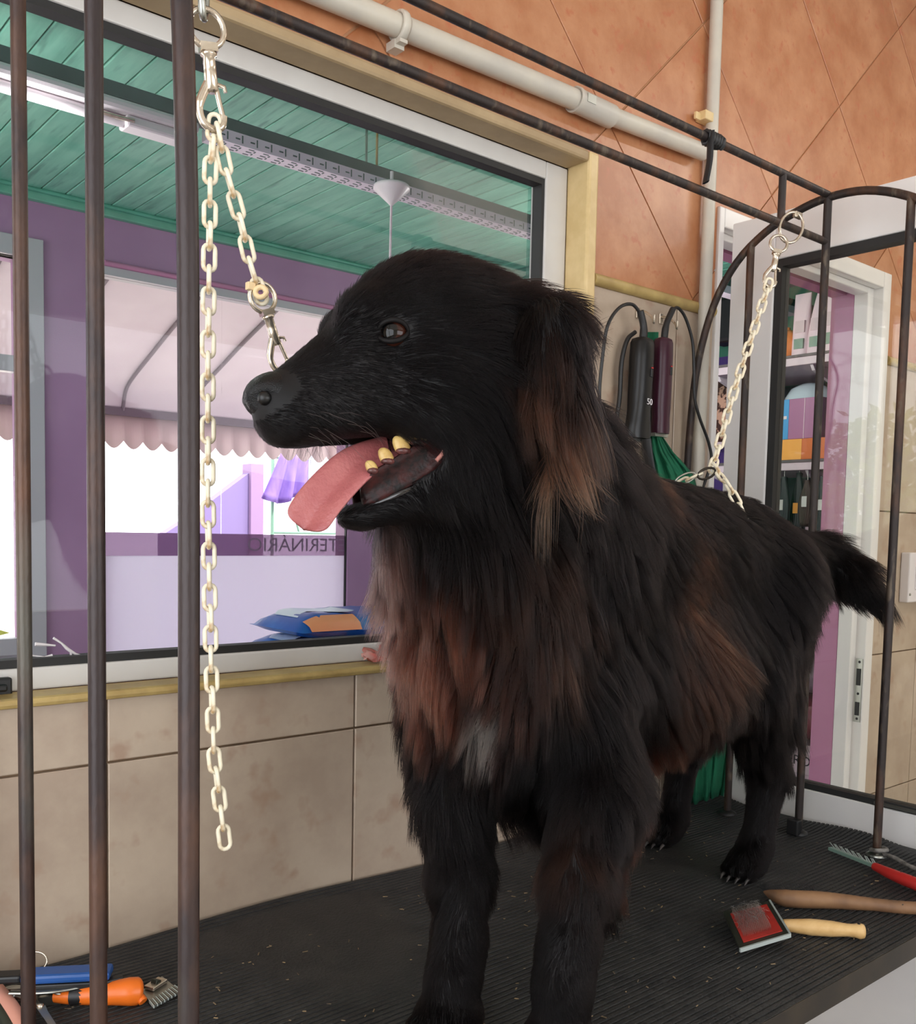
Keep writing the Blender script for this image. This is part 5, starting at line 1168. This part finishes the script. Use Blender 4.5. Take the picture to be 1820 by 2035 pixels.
# mouth: dark lining, tongue, teeth, lip edge
M_['mouth'] = mat('mouth_lining', (70, 30, 30), 0.25, rgb2=(34, 16, 18), scale=30, spec=0.6); M_['tongue'] = mat('tongue', (160, 86, 88), 0.34, rgb2=(176, 104, 102), scale=18, bump=0.15, bscale=260, spec=0.5)
M_['tooth'] = mat('tooth', (206, 176, 110), 0.3, rgb2=(180, 142, 80), scale=60); M_['pinkgum'] = mat('pink_gum', (206, 140, 128), 0.3)
M_['gum'] = mat('gum', (120, 72, 68), 0.25, rgb2=(30, 20, 22), scale=60)
path = [(-0.035, -0.104, -0.006), (0.000, -0.092, -0.002), (0.030, -0.096, 0.004), (0.066, -0.108, 0.012), (0.102, -0.134, 0.016), (0.122, -0.154, 0.016), (0.132, -0.166, 0.016)]
tp_ = [HL(*q) for q in path]; tc = smooth_path(tp_, 5); rows = []; n_ = len(tc)
for i, p in enumerate(tc):
    t = i/(n_-1); T_ = (tc[min(i+1, n_-1)]-tc[max(i-1, 0)]).normalized(); side = Vector(hf*0.62+hu*0.58-hs*0.52); side = (side-T_*side.dot(T_)).normalized(); nrm = side.cross(T_)
    wd = (0.014+0.010*math.sin(min(1, t*1.3)*math.pi*0.5))*HS*(max(0.0, 1-max(0, (t-0.80)/0.2)**2.4))**0.5+0.0006; th = 0.0085*HS*(1-0.35*t)*(max(0.02, 1-max(0, (t-0.9)/0.1)**2))**0.5; row = []
    for k in range(20):
        a = 2*math.pi*k/20; ca, sa = math.cos(a), math.sin(a); gv = 1.0*th*math.exp(-(ca/0.28)**2)
        row.append(p+side*wd*math.copysign(abs(ca)**0.85, ca)+nrm*(th*sa-gv+0.006*ca*ca))
    rows.append(row)
b = MB(); b.grid(rows, wrap=True); b.build('tongue', M_['tongue'], dog, sub=1)
rows = []
for i in range(9):
    t = i/8; rows.append([HL(-0.052+0.105*t, -0.088-0.048*t+0.010*math.cos(math.pi*k/8)-(0.012*(1-abs(k-4)/4)), (0.036-0.016*t)*math.cos(math.pi*k/8)) for k in range(9)])
MB().grid(rows).build('mouth_floor', M_['mouth'], dog, solid=0.002)
for i, (u, v, h, wd) in enumerate(((0.001, -0.090, 0.0180, 0.0180), (0.018, -0.097, 0.0165, 0.0155), (0.036, -0.106, 0.0145, 0.0135), (0.053, -0.114, 0.0110, 0.0110))):
    for s_ in (1, -1):
        w_ = 0.040-0.13*max(0, u+0.01)*1.1; c = HL(u, v, w_*s_); b = MB(); rows = []
        tip_d = hu*0.95+hf*0.25
        for (t, f_) in ((0, 1.0), (0.25, 1.06), (0.55, 1.0), (0.8, 0.82), (0.94, 0.55), (1.0, 0.3)):
            rows.append([c+tip_d*h*HS*t+(hf*math.cos(2*math.pi*k/10)*wd*0.55+hs*math.sin(2*math.pi*k/10)*wd*0.32)*HS*f_ for k in range(10)])
        b.grid(rows, wrap=True); b.add(rows[-1], [tuple(range(10))]); b.build('tooth', M_['tooth'], dog)
        MB().ball(c, (wd*.6*HS, wd*.5*HS, 0.004), 10, 6).build('gum', M_['gum'], dog)
for s_ in (1, -1):
    lipp = smooth_path([HL(*q) for q in ((0.008, -0.078, 0.050*s_), (-0.014, -0.081, 0.050*s_), (-0.028, -0.097, 0.048*s_), (-0.020, -0.114, 0.046*s_), (-0.008, -0.127, 0.040*s_), (0.034, -0.142, 0.028*s_), (0.074, -0.152, 0.012*s_))], 5)
    MB().tube(lipp, [0.0034+0.0010*math.sin(i*1.1) for i in range(len(lipp))], 8).build('lip', mat('wet_lip', (22, 18, 20), 0.12, spec=0.8), dog)
    MB().tube(smooth_path([HL(*q) for q in ((-0.012, -0.084, 0.047*s_), (-0.022, -0.092, 0.0465*s_), (-0.022, -0.102, 0.046*s_), (-0.014, -0.110, 0.045*s_))], 4), 0.0024, 8).build('inner_lip', M_['pinkgum'], dog)
M_['ridge'] = mat('dark_gum', (58, 20, 18), 0.42, rgb2=(12, 8, 9), scale=70, spec=0.25, bump=0.12, bscale=160)
for s_ in (1, -1):
    ra_ = smooth_path([HL(u, v, w_*s_) for u, v, w_ in ((-0.016, -0.086, 0.042), (0.001, -0.091, 0.041), (0.018, -0.098, 0.0385), (0.036, -0.107, 0.0355), (0.053, -0.115, 0.031), (0.066, -0.126, 0.024))], 3)
    rb_ = smooth_path([HL(u, v, w_*s_) for u, v, w_ in ((-0.024, -0.102, 0.046), (-0.018, -0.114, 0.0455), (-0.004, -0.125, 0.0405), (0.018, -0.134, 0.034), (0.040, -0.142, 0.027), (0.064, -0.149, 0.017))], 3)
    MB().grid([[a.lerp(c, k/5)-Vector(hs)*s_*0.006*math.sin(math.pi*k/5) for k in range(6)] for a, c in zip(ra_, rb_)]).build('gum_ridge', M_['ridge'], dog, solid=0.003)
# claws
M_['claw'] = mat('claw', (38, 34, 34), 0.4, rgb2=(92, 86, 84), scale=40)
for tz, fw in toes:
    for c in tz: MB().tube([c-fw*0.004, c+fw*0.007-np.array([0, 0, 0.003]), c+fw*0.013-np.array([0, 0, min(0.009, c[2]-0.002)])], [0.0036, 0.0028, 0.0008], 7).build('claw', M_['claw'], dog)

# ---- fur: combed strands rooted on the body
P0 = V[Q[:, 0]]; P1 = V[Q[:, 1]]; P2 = V[Q[:, 2]]; P3 = V[Q[:, 3]]
Ar = 0.5*np.linalg.norm(np.cross(P1-P0, P2-P0), axis=1)+0.5*np.linalg.norm(np.cross(P2-P0, P3-P0), axis=1)
Cn = (P0+P1+P2+P3)/4; Nn = np.cross(P2-P0, P3-P1); Nn /= np.maximum(np.linalg.norm(Nn, axis=1), 1e-12)[:, None]
solid = [p for p in PR if not p['sub']]
def fields(P):
    W = np.zeros(len(P)); fl = np.zeros((len(P), 3)); L = np.zeros(len(P)); lf = np.zeros(len(P))
    for p in solid:
        m = np.all((P > bbox(p)[0]-0.05) & (P < bbox(p)[1]+0.05), axis=1)
        if not m.any(): continue
        w_ = np.exp(-np.maximum(sd(p, P[m]), -0.002)/0.012); f = p['flow']/np.linalg.norm(p['flow'])
        W[m] += w_; fl[m] += w_[:, None]*f; L[m] += w_*p['L']; lf[m] += w_*p['lift']
    W = np.maximum(W, 1e-9); return fl/W[:, None], L/W, lf/W
_, Lc, _ = fields(Cn)
headd = np.linalg.norm(Cn-HL(0, -0.03, 0), axis=1)
vis = np.ones(len(Cn)); vis[(Nn@CAM_F) > 0.45] = 0.45                              # sparser where it faces away
dens = np.clip(0.030/np.maximum(Lc, 0.004), 0.7, 3.4)*vis
for ec, er in EYES: dens[np.linalg.norm(Cn-ec, axis=1) < er*1.12] = 0
hl = np.stack([(Cn-HO)@hf, (Cn-HO)@hu, (Cn-HO)@hs], 1)/HS
dens[((hl[:, 0]-0.130)/0.040)**2+((hl[:, 1]+0.033)/0.0285)**2+(hl[:, 2]/0.040)**2 < 1] = 0
inm = np.zeros(len(Cn), bool)
for p in PR:
    if p['sub']: inm |= sd(p, Cn) < 0.0018
dens[inm] = 0
NS = 330000
pr = Ar*dens; pr /= pr.sum(); fi = rng.choice(len(Cn), NS, p=pr)
r1, r2 = rng.random((2, NS))[:, :, None]
R0 = (P0[fi]*(1-r1)+P1[fi]*r1)*(1-r2)+(P3[fi]*(1-r1)+P2[fi]*r1)*r2; RN = Nn[fi]
fl, L, lf = fields(R0)
tang = fl-RN*np.sum(fl*RN, 1)[:, None]; tang /= np.maximum(np.linalg.norm(tang, axis=1), 1e-6)[:, None]
# slow waviness of the lie of the coat
ph = np.sin(R0@np.array([31., 17., 23.])+1.3)+np.sin(R0@np.array([-19., 37., 29.])+0.4)+0.7*np.sin(R0@np.array([57., -41., 63.]))
sway = np.cross(RN, tang)
tang = tang+sway*(0.16*ph)[:, None]; tang /= np.linalg.norm(tang, axis=1)[:, None]
L = L*rng.uniform(0.65, 1.15, NS)*(1+0.12*ph)
lf = lf*rng.uniform(0.7, 1.3, NS)
T5 = np.array([0, 0.25, 0.5, 0.75, 1.0])
D = tang*(1-lf*0.5)[:, None]+RN*lf[:, None]+rng.normal(0, 0.07, (NS, 3)); D /= np.linalg.norm(D, axis=1)[:, None]
G = DOWN*0.35*np.clip(L/0.05, 0, 1)[:, None]+tang*0.25-RN*lf[:, None]*0.25
C5 = R0[:, None]+L[:, None, None]*(D[:, None]*T5[None, :, None]+G[:, None]*(T5**2)[None, :, None]*0.6)
# clumps: strands lean to the tip of a neighbour
NC = 9000; ci = rng.choice(NS, NC, replace=False); kd = kdtree.KDTree(NC)
for i, k in enumerate(ci): kd.insert(R0[k], i)
kd.balance(); near = np.array([kd.find(p)[1] for p in R0]); tgt = C5[ci[near]]
dist = np.linalg.norm(tgt[:, 0]-R0, axis=1); pull = np.clip(L/0.045, 0.10, 1)*0.62*(dist < 0.03)
C5 = C5+(tgt-C5)*(pull[:, None, None]*(T5**1.3)[None, :, None])
C5[:, :, 2] = np.maximum(C5[:, :, 2], 0.0015)
# natural colouring: black, with rusty breast, ear fringes and belly feathering, white breast tuft; plus backlight painted at the chest edge
tint = np.zeros((NS, 4), np.float32); tint[:, 3] = 1
blk = np.array([0.0036, 0.0028, 0.0031]); tint[:, :3] = blk*rng.uniform(0.7, 1.5, NS)[:, None]
CV = rng.beta(1.6, 1.6, NC)*1.7
def patch(c, r, col, amt, sharp=1.5, zs=1.0):
    q = (R0-c)*np.array([1, 1, 1/zs]); d = np.linalg.norm(q, axis=1)/r
    a = np.clip(amt*np.clip(1.25-d, 0, 1)**sharp*(1+0.35*ph)*CV[near]*rng.uniform(0.6, 1.3, NS), 0, 1)[:, None]
    tint[:, :3] = tint[:, :3]*(1-a)+np.array(col)*a
rusty = (0.150, 0.052, 0.034); brown = (0.085, 0.036, 0.022)
patch(at(800, 1290, 1.12), 0.105, rusty, 0.95, 1.0, 1.2); patch(at(740, 1130, 1.10), 0.07, (0.11, 0.06, 0.05), 0.75)  # second patch: backlight on the chest edge, put into the fur as brown
patch(at(900, 1350, 1.12), 0.10, rusty, 0.55); patch(at(1000, 1180, 1.14), 0.12, brown, 0.28)
patch(HL(-0.120, -0.115, 0.11), 0.040, (0.12, 0.055, 0.032), 0.7, 1.0, 1.5); patch(HL(-0.100, -0.045, 0.115), 0.036, brown, 0.45, 1.0, 1.6)
patch(at(1300, 1500, 1.5), 0.10, rusty, 0.55); patch(at(1340, 1260, 1.45), 0.10, brown, 0.45, 1.2, 1.6); patch(at(1420, 1400, 1.6), 0.08, brown, 0.5)
patch(at(1262, 1780, 1.24), 0.055, rusty, 0.8, 1.0, 2.2); patch(at(1270, 960, 1.38), 0.07, brown, 0.4); patch(at(1130, 1700, 1.14), 0.05, brown, 0.12, 1, 1.8)
patch(at(962, 1445, 1.13), 0.026, (0.62, 0.56, 0.50), 1.3, 0.6, 1.4)
patch(HL(0.135, -0.075, 0.0), 0.035, (0.05, 0.045, 0.045), 0.4)
hc_ = bpy.data.hair_curves.new('fur'); hc_.add_curves([5]*NS)
hc_.attributes['position'].data.foreach_set('vector', (C5-off).astype(np.float32).ravel())
ra = hc_.attributes.get('radius') or hc_.attributes.new('radius', 'FLOAT', 'POINT')
base = np.clip(0.00010+L*0.0034, 0.00011, 0.00026)
ra.data.foreach_set('value', (base[:, None]*np.array([1, 1, 0.9, 0.65, 0.15])[None]).astype(np.float32).ravel())
ta = hc_.attributes.new('tint', 'FLOAT_COLOR', 'CURVE'); ta.data.foreach_set('color', tint.ravel())
fm = bpy.data.materials.new('fur'); fm.use_nodes = True; nt = fm.node_tree; N = nt.nodes; N.remove(N['Principled BSDF'])
at_ = N.new('ShaderNodeAttribute'); at_.attribute_name = 'tint'; hb = N.new('ShaderNodeBsdfHairPrincipled'); hb.parametrization = 'COLOR'
hb.inputs['IOR'].default_value = 1.2; hb.inputs['Roughness'].default_value = 0.33; hb.inputs['Radial Roughness'].default_value = 0.5
nt.links.new(at_.outputs['Color'], hb.inputs['Color']); nt.links.new(hb.outputs[0], N['Material Output'].inputs[0])
hc_.materials.append(fm)
fur = bpy.data.objects.new('fur', hc_); COL.objects.link(fur); fur.parent = dog; fur['kind'] = 'stuff'
# whiskers
b = MB(); R = random.Random(5)
for s_ in (1, -1):
    for k in range(14):
        u, v = R.uniform(0.055, 0.125), R.uniform(-0.075, -0.05); w_ = surf(u, v, s_, 0.08); p = HL(u, v, w_*s_); l = R.uniform(0.03, 0.07)
        d = hs*s_*0.7-hf*R.uniform(0.1, 0.7)-hu*R.uniform(0.1, 0.6); b.tube([p, p+d*l*.5, p+d*l+DOWN*l*.15], [0.00028, 0.0002, 0.00006], 4, cap=False)
    for k in range(12):
        u, v = R.uniform(0.10, 0.14), -0.083; p = HL(u, v, 0.012*s_*R.random()); l = R.uniform(0.008, 0.022); b.tube([p, p+(hf*R.uniform(0, .6)-hu)*l], [0.0002, 0.00006], 4, cap=False)
o = b.build('whiskers', mat('whisker', (60, 52, 50), 0.4), dog); o['kind'] = 'stuff'
